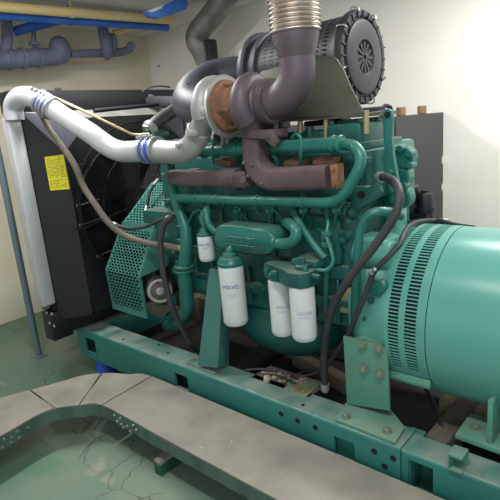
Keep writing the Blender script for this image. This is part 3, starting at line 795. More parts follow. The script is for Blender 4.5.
# turbocharger
TY=1.50; tc=A(256,103,Y=TY); ax=XA
tu=empty('turbocharger',tc,None,None); COL.objects.unlink(tu); bpy.data.objects.remove(tu)
tz=tc.z
def vol(c,R0,r0,r1,axis,a_start,sweep,n=40,seg=14,exit_len=.0):
    """snail volute: tube whose radius grows around the axis X"""
    pts=[];rad=[]
    for i in range(n+1):
        f=i/n; a=a_start+sweep*f; r=r0+(r1-r0)*f; R=R0+r*.55
        pts.append(c+V((0,-math.sin(a)*R,math.cos(a)*R))); rad.append(r)
    return pts,rad
mb=MB()
# turbine housing (outlet leaves down to the manifold)
P,Rr=vol(V((-1.285,TY,tz)),.060,.018,.045,XA,math.radians(-215),math.radians(350))
mb.tube(P,Rr,16,smooth=False)
mb.lathe([(-.055,.05),(-.045,.078),(0,.088),(.04,.078),(.052,.062),(.052,.02)],(-1.285,TY,tz),XA,40)
mb.tube([V((-1.29,TY-.06,tz-.02)),V((-1.30,TY-.02,tz-.09)),A(254,133,Y=TY)],[.045,.045,.042],18)
th=mb.build('turbine_housing','turb',e,label='purple brown snail shaped turbine housing')
mb=MB(); fx=A(268,103,Y=TY).x
mb.lathe([(0,.05),(0,.082),(.014,.082),(.014,.05)],(fx,TY,tz),XA,40,cap=False)
for i in range(8):
    a=2*PI*i/8+.2; mb.bolt((fx+.014,TY-.071*math.sin(a),tz+.071*math.cos(a)),XA,.008,.012,False)
mb.build('outlet_flange','turb',th)
cx=A(225,104,Y=TY).x
mb=MB(); mb.lathe([(0,.10),(.012,.105),(.03,.10),(.045,.075),(.075,.06),(.10,.058)],(cx+.0,TY,tz),XA,40)
for a in (20,100,160,230,300):
    r=math.radians(a); mb.box((cx+.03,TY-.085*math.sin(r)-.006,tz+.085*math.cos(r)-.006),(cx+.10,TY-.085*math.sin(r)+.006,tz+.085*math.cos(r)+.006),.002)
mb.build('centre_housing','rust',e,label='orange rusty turbocharger centre')
mb=MB()
P,Rr=vol(V((cx-.042,TY,tz)),.076,.020,.040,XA,math.radians(-190),math.radians(300))
mb.tube(P,Rr,18,smooth=False)
mb.lathe([(-.085,.055),(-.075,.065),(-.055,.085),(-.02,.110),(.004,.118),(.012,.118),(.012,.06)],(cx,TY,tz),XA,48)
o1=A(203,122,Y=1.44); o2=A(200,134,Y=1.45)
mb.tube([P[-3],A(206,112,Y=1.42),A(201,126,Y=1.44),A(198,136,Y=1.45)],[.043,.043,.042,.042],18)
ch=mb.build('compressor_housing','alu',e,label='pale aluminium compressor housing')
mb=MB(); c=A(198.5,133,Y=1.45); d=(A(196,140,Y=1.45)-A(201,126,Y=1.44)).normalized()
mb.cyl(c-d*.022,c+d*.022,.053,seg=28,ch=.004); mb.box(c+V((.0,-.062,-.012)),c+V((.05,-.04,.012)),.003); mb.build('outlet_clamp','alu',ch)
mb=MB(); mb.lathe([(0,.119),(.008,.124),(.014,.119)],(cx,TY,tz),XA,48); mb.build('v_band','steel',ch)
mb=MB()
for p in ((231,128),(226,132),(234,122)): mb.tube([A(p[0],p[1],Y=1.5),A(p[0]-3,p[1]+5,Y=1.52),A(p[0]-4,p[1]+16,Y=1.56)],.008,8)
mb.split('turbo_oil_line','alu',e)

# charging alternator and belt drive
ca=A(160,289,Y=1.56)
mb=MB(); mb.lathe([(-.07,.03),(-.065,.062),(-.05,.072),(.03,.074),(.05,.066),(.062,.03)],ca,V((.8,-.6,.1)),32)
for i in range(14):
    a=2*PI*i/14
cao=mb.build('charging_alternator','grime',e,label='grimy grey charging alternator')
d=V((.8,-.6,.1)).normalized()
mb=MB(); mb.lathe([(0,.066),(.012,.064),(.016,.056),(.012,.050),(.0,.048)],ca+d*.048,d,36,cap=False)
u=d.orthogonal().normalized(); w=d.cross(u)
for i in range(6):
    a=2*PI*i/6; q=ca+d*.05; v1=u*math.cos(a)+w*math.sin(a); v2=w*math.cos(a)-u*math.sin(a)
    mb.prism([q+v1*.016-v2*.006,q+v1*.05-v2*.004,q+v1*.05+v2*.004,q+v1*.016+v2*.006],d*.006)
mb.lathe([(0,.022),(.016,.021),(.018,.012),(.03,.010)],ca+d*.048,d,20)
mb.build('end_plate','alu',cao)
mb=MB(); mb.box(ca+V((.03,-.045,.045)),ca+V((.045,-.035,.06)),.003); mb.build('terminal_cover','red',cao)
mb=MB()
for p in ((143,310,164,306),):
    mb.prism([A(143,312,Y=1.55),A(164,318,Y=1.55),A(168,311,Y=1.55),A(182,318,Y=1.6),A(178,306,Y=1.6),A(146,303,Y=1.55)],(0,.03,0),.004)
mb.build('alternator_bracket','grime',e)
# pulleys, belts and fan hub
px_=-2.16
mb=MB()
for (y,z,r) in ((1.84,.62,.12),(1.84,1.03,.11),(1.60,.66,.045),(1.66,.92,.05)):
    mb.lathe([(-.04,r*.5),(-.04,r),(-.03,r),(-.025,r-.008),(-.015,r-.008),(-.012,r),(-.002,r),(.003,r-.008),(.013,r-.008),(.018,r),(.03,r),(.03,r*.5)],(px_,y,z),XA,40,cap=True)
pu=mb.split('pulley','black',e)[0]
def belt(c,xs):
    mb=MB()
    # hull around circles
    pts=[]
    for (y,z,r) in c:
        for k in range(36):
            a=2*PI*k/36; pts.append((y+r*math.cos(a),z+r*math.sin(a)))
    pts=sorted(set(pts)); 
    def cr(o,a,b): return (a[0]-o[0])*(b[1]-o[1])-(a[1]-o[1])*(b[0]-o[0])
    lo=[];up=[]
    for p in pts:
        while len(lo)>1 and cr(lo[-2],lo[-1],p)<=0: lo.pop()
        lo.append(p)
    for p in reversed(pts):
        while len(up)>1 and cr(up[-2],up[-1],p)<=0: up.pop()
        up.append(p)
    hull=lo[:-1]+up[:-1]
    for x in xs: mb.tube([(x,y,z) for y,z in hull+[hull[0]]],.006,6,smooth=False,cap=False)
    return mb.split('drive_belt','rubber',pu)
belt([(1.84,.62,.12),(1.84,1.03,.11)],(px_-.02,px_+.005)); belt([(1.84,1.03,.115),(1.60,.66,.05)],(px_+.02,px_-.035))
# belt guard: perforated sheet folded round the belts + solid cheek
GX0=A(107,271,Y=1.46).x; GW=.155
PL=[A(113.4,307,Y=1.50),A(106,270,Y=1.46),A(122,225,Y=1.55),A(153,182,Y=1.78)]
PR=[A(144.6,314.6,Y=1.50),A(138,276,Y=1.46),A(152,224,Y=1.55),A(167,188,Y=1.74)]
W_=[V((PR[k].x-PL[k].x,0,0)) for k in range(4)]
mb=MB(); bm=mb.bm
def perf(a,b,wa,wb,nu,nv):
    a=V(a);b=V(b)
    for j in range(nv):
        for i in range(nu+1):
            def pt(u,v):
                u=min(max(u,0),nu); t=v/nv; return a+(b-a)*t+(wa+(wb-wa)*t)*(u/nu)
            sft=.5 if j%2 else 0
            u0=max(i-sft,0); u1=min(i+1-sft,nu)
            if u1-u0<.1: continue
            out=[pt(u0,j),pt(u1,j),pt(u1,j+1),pt(u0,j+1)]
            if u1-u0<.9: bm.faces.new([bm.verts.new(p) for p in out]); continue
            cu=(u0+u1)/2
            inn=[pt(cu-.44,j+.5),pt(cu-.10,j+.09),pt(cu+.10,j+.09),pt(cu+.44,j+.5),pt(cu+.10,j+.91),pt(cu-.10,j+.91)]
            o_=[bm.verts.new(p) for p in out]; n_=[bm.verts.new(p) for p in inn]
            for f in ((o_[0],o_[1],n_[2],n_[1]),(o_[1],n_[3],n_[2]),(o_[1],o_[2],n_[3]),(o_[2],n_[4],n_[3]),(o_[2],o_[3],n_[5],n_[4]),(o_[3],n_[0],n_[5]),(o_[3],o_[0],n_[0]),(o_[0],n_[1],n_[0])): bm.faces.new(f)
perf(PL[0],PL[1],W_[0],W_[1],10,12); perf(PL[1],PL[2],W_[1],W_[2],10,17); perf(PL[2],PL[3],W_[2],W_[3],9,18)
bmesh.ops.remove_doubles(bm,verts=bm.verts,dist=1e-5)
bg=mb.build('belt_guard_mesh','guard',e,label='perforated green belt guard')
mb=MB()
for i in range(3):
    a,b=PL[i],PL[i+1]; c,d=PR[i].copy(),PR[i+1].copy(); c.y=a.y;c.z=a.z;d.y=b.y;d.z=b.z
    mb.prism([c,d,d+V((.013,0,0)),c+V((.013,0,0))],(0,.012,.0)); mb.prism([a,b,b-V((.008,0,0)),a-V((.008,0,0))],(0,.012,.0))
a=PL[0]; c=a+W_[0]; mb.prism([a+V((-.008,-.002,.02)),c+V((.013,-.002,.02)),c+V((.013,0,-.012)),a+V((-.008,0,-.012))],(0,.012,0))
a=PL[2]; c=a+W_[2]; mb.prism([a+V((0,-.006,-.022)),c+V((.013,-.006,-.022)),c+V((.013,.004,.02)),a+V((0,.004,.02))],(0,.006,0))
b=PL[1]+W_[1]+V((.012,.002,0)); c=PL[2]+W_[2]+V((.012,.002,0))
mb.prism([b,c,c+V((0.05,.10,-.02)),b+V((.05,.16,0.03))],(.004,0,0),.001)
mb.build('belt_guard_frame','guard',bg)

# ================================================================== RADIATOR
r=empty('radiator',(-2.8,1.84,.28),'black radiator assembly with silver side tank and wire fan guard at the left','radiator')
RX=-2.74
MB().box((RX-.14,1.275,.40),(RX-.02,2.41,1.60)).build('core','core',r)
mb=MB(); mb.box((RX-.15,1.235,1.585),(RX,2.45,1.70),.008).box((RX-.15,1.24,.30),(RX,2.44,.41),.006).box((RX-.145,2.405,.4),(RX-.005,2.44,1.6))
mb.box((RX-.15,1.26,.36),(RX-.10,1.30,1.6)); 
mb.build('frame','black',r)
fb=MB().box((RX-.09,1.215,.285),(RX+.012,1.34,.45),.004).build('foot_bracket','black',r)
mb=MB()
for p in ((47,313),(52,314),(50,323),(54.5,326)): mb.bolt(A(*p,Y=1.214),-YA,.0065,.006)
mb.split('foot_bolt','steel',fb)
st=MB().box((RX-.080,1.195,.50),(RX-.005,1.275,1.565),.010).build('intercooler_side_tank','silver',r,label='silver side tank')
mb=MB(); mb.box((RX-.108,1.225,.46),(RX-.082,1.27,1.60),.003)
for z in (.55,.8,1.05,1.3,1.5): mb.bolt((RX-.096,1.224,z),-YA,.006,.006)
mb.build('side_flange','duct',r)
# shroud: outer rectangle to chamfered opening
IX=-2.60
outp=[(1.275,.40),(1.275,1.585),(1.275,1.585),(2.405,1.585),(2.405,1.585),(2.405,.40)]
inp=[(1.41,.41),(1.41,1.355),(1.60,1.535),(2.08,1.535),(2.27,1.355),(2.27,.41)]
mb=MB(); bm=mb.bm
# sharp pieces: near side panel
def sheet(pts,n=(0,0,0)):
    mb.prism([V(p) for p in pts],n)
no=len(outp)
O3=[V((RX,y,z)) for y,z in outp]; I3=[V((IX,y,z)) for y,z in inp]
sheet([O3[0],O3[1],I3[1],I3[0]],(-.003,.001,0))
sh=mb.build('shroud_side_panel','black',r)
mb=MB(); sheet([O3[1],I3[2],I3[1]],(-.003,.002,-.002)); sheet([O3[3],I3[4],I3[3]],(-.003,-.002,-.002)); mb.split('shroud_corner_panel','plast',r)
mb=MB(); sheet([O3[1],O3[3],I3[3],I3[2]],(0,0,-.003)); mb.build('shroud_top_panel','galv',r,label='grey top panel')
mb=MB(); sheet([O3[3],O3[5],I3[5],I3[4]],(-.003,-.001,0)); sheet([O3[5],O3[0],I3[0],I3[5]],(0,0,.003)); mb.build('shroud_far_panels','black',r)
# front plate with a round opening
FC=V((IX,1.84,.99)); FR=.41
mb=MB(); bm=mb.bm; n=96
def ray_poly(a):
    d=V((math.cos(a),math.sin(a))); best=1e9; c=V((1.84,.99))
    for i in range(no):
        p=V(inp[i]);q=V(inp[(i+1)%no]); ed=q-p; den=d.x*ed.y-d.y*ed.x
        if abs(den)<1e-9: continue
        w=p-c; t=(w.x*ed.y-w.y*ed.x)/den; s=(w.x*d.y-w.y*d.x)/den
        if t>0 and -1e-6<=s<=1+1e-6: best=min(best,t)
    return best
ri=[];ro=[]
for k in range(n):
    a=2*PI*k/n; t=ray_poly(a); ri.append(bm.verts.new((IX,1.84+math.cos(a)*FR,.99+math.sin(a)*FR))); t=max(t,FR+.003); ro.append(bm.verts.new((IX,1.84+math.cos(a)*t,.99+math.sin(a)*t)))
for k in range(n): bm.faces.new((ri[k],ri[(k+1)%n],ro[(k+1)%n],ro[k]))
mb.lathe([(-.06,FR),(.03,FR)],FC,XA,96,cap=False)
mb.build('shroud_front_plate','black',r)
# fan
mb=MB(); mb.lathe([(-.04,.09),(-.04,.11),(.03,.11),(.03,.05)],(IX-.02,1.84,.99),XA,32)
for i in range(8):
    a=2*PI*i/8; u=V((0,math.cos(a),math.sin(a))); w=V((0,-math.sin(a),math.cos(a)))
    c=V((IX-.02,1.84,.99)); q=[c+u*.1-w*.03+XA*.02,c+u*.39-w*.07+XA*.03,c+u*.395+w*.06-XA*.03,c+u*.1+w*.04-XA*.02]
    mb.prism(q,(.004,0,0))
mb.build('fan','black',r)
MB().cyl((IX+.01,1.84,.99),(-2.2,1.84,1.03),.045,seg=20).build('fan_shaft','black',r)
# wire guard
GXx=-2.50; gc=V((GXx,1.84,1.03))
mb=MB()
k=0
rr=.10
while rr<.465:
    dome=.0
    pts=[gc+V((0,rr*math.cos(2*PI*i/56),rr*math.sin(2*PI*i/56))) for i in range(57)]
    mb.tube(pts,.0020,5,smooth=False,cap=False); rr+=.0165
for rr in (.30,.46):
    pts=[gc+V((-.004,rr*math.cos(2*PI*i/56),rr*math.sin(2*PI*i/56))) for i in range(57)]
    mb.tube(pts,.0045,6,smooth=False,cap=False)
for i in range(8):
    a=2*PI*i/8+.2; u=V((0,math.cos(a),math.sin(a))); mb.tube([gc+u*.09-XA*.004,gc+u*.46-XA*.004,gc+u*.47-XA*.09],.004,6,smooth=False)
gw=mb.build('fan_guard','wire',r)
mb=MB()
for (px,py) in ((78,206),(80.5,225.5),(98,256)): 
    p=A(px,py,X=-2.52); mb.cyl(p,p+V((.012,0,0)),.011,seg=12); mb.tube([p,p+V((.0,.14,.015))],.004,6)
mb.split('guard_bolt','grime',gw)
# yellow label with lines of small print
lab=[A(*p,X=0) for p in ()]
def onpanel(px,py):
    # plane of near side panel
    n=(O3[1]-O3[0]).cross(I3[0]-O3[0]).normalized()
    if n.x<0: n=-n
    d=R3@V((px-250,250-py,-F)); t=(O3[0]-EYE).dot(n)/d.dot(n); return EYE+d*t+n*.0015,n
q=[onpanel(*p)[0] for p in ((44.5,157),(63.5,154.5),(70,189),(50.5,190.5))]
n=onpanel(50,170)[1]
yl=MB().prism(q,n*.001).build('warning_label','yellow',r,label='yellow paper label')
mb=MB()
def qp(u,v): 
    a=q[0]*(1-u)+q[1]*u; b=q[3]*(1-u)+q[2]*u; return a*(1-v)+b*v+n*.0012
v=.06
while v<.95:
    u=.08
    while u<.86:
        w=random.uniform(.05,.14)
        if random.random()<.8: mb.prism([qp(u,v),qp(min(u+w,.92),v),qp(min(u+w,.92),v+.018),qp(u,v+.018)],n*.0004)
        u+=w+.03
    v+=.05 if random.random()<.8 else .09
mb.build('fine_print','brown',yl)
# top hose rails / bars
mb=MB(); mb.tube([A(94,111,Y=1.60),A(176,102.5,Y=2.2)],.012,10,smooth=False); mb.build('top_bar','black',r)
mb=MB(); mb.box((RX-.02,1.5,1.70),(RX+.0,1.53,1.712)).tube([A(142,92,X=-2.74),A(148,88,X=-2.72),A(158,86,X=-2.7),A(170,87,X=-2.68)],.006,8); 
mb.split('top_fitting','plast',r)

# grey air duct behind the radiator to the left wall
d=empty('air_duct',(-3.5,1.84,.3),'pale grey canvas air duct frame behind the radiator, between it and the left wall','air duct')
mb=MB()
X0,X1=-2.90,-3.12
def frame(x,y0,y1,z0,z1,w,th):
    mb.box((x,y0,z0),(x+th,y0+w,z1)); mb.box((x,y1-w,z0),(x+th,y1,z1)); mb.box((x,y0,z0),(x+th,y1,z0+w)); mb.box((x,y0,z1-w),(x+th,y1,z1))
frame(-3.06,1.375,2.42,.44,1.66,.06,.03)
mb.build('duct_flange','duct',d)
mb=MB()
for (y0,y1) in ((1.40,1.41),(2.38,2.39)): mb.box((-3.03,y0,.47),(-2.895,y1,1.6))
mb.box((-3.03,1.4,.47),(-2.895,2.39,.48)); mb.box((-3.03,1.4,1.59),(-2.895,2.39,1.6))
mb.build('canvas_sleeve','black',d)
mb=MB(); mb.box((XW+.005,2.0,1.0),(-3.06,2.01,1.5)); mb.box((XW+.005,2.35,1.0),(-3.06,2.36,1.5)); mb.box((XW+.005,2.0,1.0),(-3.06,2.36,1.01)); mb.box((XW+.005,2.0,1.49),(-3.06,2.36,1.5)); mb.build('sheet_duct','duct',d)

# post
pf=V((-3.284,1.336,0))
p=empty('support_post',pf,'slim grey blue steel post standing on the floor left of the radiator','post')
top=A(4,160,Y=1.17); top=V((pf.x,pf.y,ZC-.002))
MB().cyl(pf+V((0,0,.008)),top,.022,seg=16).build('pole','post',p)
MB().box(pf+V((-.045,-.04,0)),pf+V((.045,.04,.008)),.001).build('base_plate','post',p)

# ================================================================== CHARGE AIR PIPE
cp=[A(197,137,Y=1.45),A(192,146,Y=1.45),A(182,152,Y=1.445),A(168,152,Y=1.44),A(152,150,Y=1.44)]
cpo=empty('charge_air_pipe',cp[-1],'thick silver charge air pipe with blue hose joints arching from turbocharger to radiator','air pipe')
mb=MB(); mb.tube(cp,[.048,.050,.050,.050,.050],24,8)
c=A(178,146,Y=1.39); mb.box(c-V((.02,.0,.006)),c+V((.01,.02,.01)),.003)
mb.build('cast_elbow','alu',cpo,label='cream coloured cast elbow')
sp=[A(154,150,Y=1.44),A(140,151,Y=1.43),A(122,151.5,Y=1.42),A(108,146,Y=1.40),A(90,133,Y=1.37),A(66,118,Y=1.34),A(50,107.5,Y=1.31)]
mb=MB(); mb.tube(sp,.050,24,8); mb.build('long_tube','silver',cpo)
ep=[A(52,108.5,Y=1.31),A(40,101,Y=1.29),A(29,96.5,Y=1.27),A(19,98,Y=1.25),A(13.5,107,Y=1.24),A(15,120,Y=1.238)]
mb=MB(); mb.tube(ep,[.05,.05,.05,.05,.05,.049],24,8); mb.build('tank_elbow','silver',cpo)
def sleeve(p,q,r,n):
    mb=MB(); p=V(p);q=V(q);L=(q-p).length; prof=[(0,r)]
    for i in range(n):
        for k in range(7): prof.append((L*(i+k/6)/n,r+.007*math.sin(PI*k/6)))
    mb.lathe(prof,p,q-p,32); s_=mb.build('blue_sleeve','blue',cpo,label='ribbed blue sleeve')
    mb=MB(); dd=(q-p).normalized()
    for f in (-.06,1.06,)+tuple(k/n for k in range(1,n)): 
        c=p+dd*L*f; mb.lathe([(-.007,r+.004),(-.007,r+.008),(.007,r+.008),(.007,r+.004)],c,dd,32); mb.cyl(c+V((-.02,-.03,r+.008)),c+V((.02,-.03,r+.012)),.006,seg=8)
    mb.split('hose_clamp','steel',s_)
sleeve(A(157,150,Y=1.44),A(147,150.5,Y=1.435),.053,2)
sleeve(A(50,107.5,Y=1.31),A(41,101.8,Y=1.29),.053,3)

# ================================================================== EXHAUST ELBOW + BELLOWS
x0=fx+.014
ex=empty('exhaust_pipe',(-1.08,TY,tz),'dark brown exhaust elbow with ribbed steel bellows rising from the turbocharger','exhaust pipe')
TX=A(297,60,Y=TY).x
zc1=A(297,58,Y=TY).z
R_=.10
pts=[V((x0,TY,tz)),V((x0+.02,TY,tz))]
cxx=TX; rad=TX-(x0+.02)
n=10; rz=rad*.95
for i in range(1,n+1):
    a=PI/2*i/n; pts.append(V((x0+.02+rad*math.sin(a),TY,tz+rz*(1-math.cos(a)))))
pts.append(V((TX,TY,zc1)))
mb=MB(); mb.tube(pts,[.066]*2+[.063]*(len(pts)-2),28,smooth=False)
mb.lathe([(0,.05),(0,.080),(.012,.080),(.012,.05)],(x0,TY,tz),XA,36,cap=False)
eb=mb.build('elbow','turb',ex)
zb=A(297,36,Y=TY).z
MB().lathe([(0,.0625),(zb-zc1,.081),(zb-zc1+.01,.081)],(TX,TY,zc1),ZA,40).build('cone','turb',ex)
mb=MB(); prof=[]; z=zb+.008; 
prof.append((0,.074)); pitch=.0145; nn=int((ZC-zb)/pitch)
for i in range(nn):
    for k in range(6): prof.append(((i+k/6)*pitch,.080+.008*math.sin(PI*k/6)*1.2-.0))
prof=[(t,r) for t,r in prof if t+z<ZC]
mb.lathe(prof,(TX,TY,z),ZA,48); mb.build('bellows','bell',ex,label='shiny ribbed steel bellows',smooth=60)

# ================================================================== AIR CLEANER
af=empty('air_cleaner',(-1.3,1.937,1.45),'large round black air cleaner drum in front of the white wall above the engine','air filter')
fc=V((-1.05,1.937,1.638)); FRr=.180
c2=V((-1.62,1.937,1.638))
mb=MB(); mb.lathe([(0,.12),(0,FRr-.02),(.02,FRr-.004),(.06,FRr-.002),(.065,FRr-.012),(.5,FRr-.014),(.53,FRr-.002)],c2,XA,64,cap=True)
body=mb.build('drum','filt',af)
mb=MB()
# shallow perforation pattern as thin ribs around body
for i in range(60):
    a=2*PI*i/60; u=V((0,math.cos(a),math.sin(a))); w=V((0,-math.sin(a),math.cos(a)))
    for k in range(10):
        p=c2+XA*(.13+k*.038)+u*(FRr-.0135); mb.prism([p-w*.003-XA*.010,p+w*.003-XA*.010,p+w*.003+XA*.010,p-w*.003+XA*.010],u*.0025)
mb.build('dimples','filt',body)
mb=MB(); mb.lathe([(0,FRr-.006),(0,FRr+.003),(.018,FRr+.004),(.03,FRr-.002),(.03,FRr-.022),(.022,FRr-.024),(.022,FRr-.036),(.034,FRr-.038),(.038,FRr-.05),(.038,.068),(.028,.063),(.026,.001)],fc-XA*.038,XA,72,cap=False)
for i in range(24):
    a=2*PI*i/24; u=V((0,math.cos(a),math.sin(a))); w=V((0,-math.sin(a),math.cos(a))); p=fc-XA*.012+u*(FRr-.030)
    mb.prism([p-w*.003,p+w*.003,p+w*.003+u*.026,p-w*.003+u*.026],XA*.009)
for i in range(12):
    a=2*PI*i/12; u=V((0,math.cos(a),math.sin(a))); w=V((0,-math.sin(a),math.cos(a))); p=fc-XA*.010+u*.01
    mb.prism([p-w*.003,p+w*.003,p+w*.007+u*.050,p-w*.007+u*.050],XA*.006)
cap=mb.build('end_cover','filt',af)
mb=MB()
for a in (75,35,-15,-60,120,165,205,250):
    r_=math.radians(a); u=V((0,-math.cos(r_),math.sin(r_))); p=fc-XA*.02+u*(FRr+.001)
    mb.tube([p-XA*.02,p-XA*.01+u*.012,p+XA*.015+u*.008,p+XA*.022-u*.008],.003,6)
mb.split('wire_clip','steel',cap)
mb=MB(); mb.lathe([(-.004,FRr+.002),(.008,FRr+.006),(.02,FRr+.006),(.032,FRr+.002)],c2+XA*.03,XA,64); mb.lathe([(0,FRr-.012),(.008,FRr+.0),(.03,FRr+.0),(.038,FRr-.012)],c2+XA*.09,XA,64)
mb.split('drum_band','plast',af)
# olive shield cradle
SY=1.66
po=[(256,76),(262,71),(280,66),(300,61),(318,56.5),(332,56),(337,59),(343,69),(352,90),(363,111),(362,115),(330,117),(300,118.5),(256,121)]
shd=MB().prism([A(*p,Y=SY) for p in po],(0,.006,0),.0015).build('heat_shield','shield',af,label='olive green sheet metal shield')
mb=MB(); mb.prism([A(256,121,Y=SY),A(363,113,Y=SY),A(363,117,Y=SY),A(256,124,Y=SY)],(0,.28,0)); mb.build('shield_shelf','shield',shd)
mb=MB()
for (px,t_,b_) in ((366,110,128),(326,117,136),(300,103,128),(276,118,130)):
    a=A(px,t_,Y=SY+.02); mb.cyl(A(px,b_,Y=SY+.02)-V((0,0,.02)),a,.011,seg=12)
mb.split('stand_off_post','tan',af,label='pale yellow stand off posts')
mb=MB(); mb.tube([A(350,111,Y=1.9),A(372,109,Y=1.9),A(384,108,Y=1.92)],.008,8).box(A(352,113,Y=1.72),A(386,110,Y=1.78),.003); mb.split('strap_bar','plast',af)
MB().box(A(303,127,Y=1.90),A(352,117,Y=2.0),.01).build('support_beam','black',af)
MB().box(A(262,130,Y=1.86),A(291,118,Y=1.95),.01).build('support_beam','black',af)
# intake duct from air cleaner to compressor
it=empty('intake_duct',A(200,90,Y=1.6),'smooth dark grey plastic intake duct curling behind the turbocharger','air duct')
ip=[A(274,76,Y=1.937),A(262,72,Y=1.93),A(243,74,Y=1.90),A(222,80,Y=1.85),A(203,90,Y=1.74),A(192,101,Y=1.63),A(193,106,Y=1.55),A(208,106,Y=1.50)]
ip=[c2+V((.01,0,.0)),A(258,77,Y=1.937),A(238,75,Y=1.90),A(214,79,Y=1.82),A(197,90,Y=1.70),A(190,101,Y=1.60),A(194,106,Y=1.53),V((cx-.07,TY,tz))]
mb=MB(); mb.tube(ip,[.085,.088,.086,.086,.086,.082,.076,.066],28,8); io=mb.build('duct_body','plast',it)
mb=MB(); c=A(187,101,Y=1.585); mb.box(c+V((-.065,-.02,-.085)),c+V((.07,.12,.075)),.035,seg=4); mb.cyl(A(187,86,Y=1.565),A(194,94,Y=1.55),.016,seg=12); mb.box(A(178,110,Y=1.57)-V((0,.01,0)),A(200,114,Y=1.60),.004); mb.split('moulded_box_end','plast',it)
MB().sphere(A(253,71,Y=1.84),.016,seg=14).build('yellow_cap','yellow',it,label='small yellow cap')

# ================================================================== HOSES
def hose(name,pts,r,m,label,cat='hose',fit=None,fm='steel'):
    root_=empty(name,pts[0],label,cat)
    MB().tube(pts,r,14,8).build('hose_body',m,root_)
    mb=MB()
    for a,b in ((pts[0],pts[1]),(pts[-1],pts[-2])):
        a=V(a);b=V(b); d=(b-a).normalized(); mb.cyl(a-d*.006,a+d*.018,r*1.25,seg=12); mb.lathe([(-.02,r*1.1),(-.004,r*1.1)],a,d,6)
    mb.split('end_fitting',fm if fm else 'steel',root_); return root_
hose('coolant_hose',[A(380,177,Y=1.625),A(388,178,Y=1.58),A(396,184,Y=1.54),A(399.5,196,Y=1.50),A(396,213,Y=1.48),A(386,230,Y=1.47),A(373,248,Y=1.46),A(354,272,Y=1.45),A(340,293,Y=1.46),A(331,312,Y=1.48),A(326,335,Y=1.51),A(324,360,Y=1.54),A(325,387,Y=1.555)],.0148,'rubber','thick black rubber hose looping from the cylinder head down to the rail')
hose('generator_cable',[A(424,385,Y=1.86),A(430,396,Y=1.80),A(437,415,Y=1.72),A(446,437,Y=1.64),A(456,455,Y=1.58)],.010,'rubber','black cable hanging down under the generator drum into the frame','cable')
hose('battery_cable',[A(445,221,Y=2.0),A(425,221,Y=1.90),A(411,225,Y=1.76),A(404,234,Y=1.64),A(399,245,Y=1.58),A(387,258,Y=1.53),A(374,272,Y=1.51),A(366,293,Y=1.50),A(359,310,Y=1.50),A(350,330,Y=1.53),A(337,352,Y=1.58),A(322,368,Y=1.64),A(300,375,Y=1.70)],.0095,'rubber','thin black cable running diagonally left of the slotted generator band','cable')
hose('brown_hose',[A(43,116,Y=1.33),A(50,130,Y=1.33),A(64,149,Y=1.33),A(75,166,Y=1.34),A(84,187,Y=1.35),A(95,204,Y=1.36),A(108,222,Y=1.38),A(124,235,Y=1.42),A(145,242.5,Y=1.46),A(165,246,Y=1.49),A(184,249,Y=1.52)],.0165,'brown','long brown braided hose sagging from the radiator top to the engine',fm='tan')
hose('vent_hose',[A(114,224,Y=1.43),A(122,227,Y=1.44),A(132,228.5,Y=1.46),A(146,226.5,Y=1.48),A(158,221,Y=1.50),A(170,217,Y=1.53)],.009,'rubber','short thin black hose crossing in front of the perforated belt guard')
hose('drain_hose',[A(176,216,Y=1.53),A(170,218,Y=1.49),A(163,227,Y=1.47),A(160.5,243,Y=1.46),A(161.5,262,Y=1.45),A(165.5,282,Y=1.45),A(172,307,Y=1.46),A(182,328,Y=1.50),A(192,345,Y=1.56),A(200,352,Y=1.62)],.0150,'rubber','black rubber hose hanging in front of the charging alternator')
hose('dipstick_tube',[A(42,93,Y=1.33),A(50,95.5,Y=1.34),A(90,114,Y=1.42),A(124,130.5,Y=1.50),A(134,134.5,Y=1.53),A(146,134.5,Y=1.56)],.0068,'tan','thin straight brass coloured tube above the silver charge pipe','tube',fm='tan')
hose('radiator_hose',[A(150,129,Y=1.62),A(156,123,Y=1.66),A(165,116,Y=1.74),A(180,107,Y=1.86)],.034,'rubber','fat black radiator hose with a clamp above the blue hose joint')
hose('upper_radiator_hose',[A(149,101.5,Y=2.15),A(160,102,Y=2.1),A(180,103,Y=2.0)],.037,'rubber','straight black hose behind the intake duct near the radiator top')
hose('guard_cable',[A(156,182,Y=1.70),A(150,192,Y=1.66),A(147,205,Y=1.62),A(146,209,Y=1.60)],.0075,'rubber','short looped black cable above the perforated belt guard','cable')
mb=MB(); c=A(151,132,Y=1.62)
mb.cyl(c+V((.0,-.03,-.01)),c+V((.0,.03,.005)),.026,seg=16,ch=.004).box(c+V((-.02,-.02,-.035)),c+V((.05,.08,.0)),.01); c=A(172,142,Y=1.68); mb.box(c+V((-.09,-.0,-.03)),c+V((.12,.10,.012)),.012); mb.build('thermostat_housing','teal',e)

# ================================================================== TANK + breathers
ta=empty('fuel_tank',(-2.0,3.0,0),'dark grey steel tank standing against the white back wall behind the engine','tank')
zt=A(444,112,Y=YW).z
MB().box((-2.7,2.66,.15),(-1.27,YW-.004,zt),.004).build('tank_body','tank',ta)
for x in (-2.6,-1.4): 
    for y in (2.75,3.25): MB().box((x-.03,y-.03,0),(x+.03,y+.03,.15)).build('leg','tank',ta)
for p in ((401,113),(422,111)):
    c=A(*p,X=-1.33); MB().cyl(V((c.x,c.y,zt)),V((c.x,c.y,zt+.05)),.027,seg=24,ch=.004).build('filler_cap','knob',ta,label='light brown cap')
mb=MB(); mb.tube([V((-1.37,2.8,zt)),V((-1.37,2.8,zt+.05)),V((-1.37,2.72,zt+.06)),V((-1.37,2.68,zt))],.012,8); mb.build('breather_pipe','black',ta)
mb=MB()
for (px,py) in ((444,160),(444,187)):
    c=A(px,py,Y=YW-.006); mb.sphere((-1.2705,YW-.02,c.z),.022,(.12,.5,1.3),10)
mb.split('chipped_paint','white',ta)
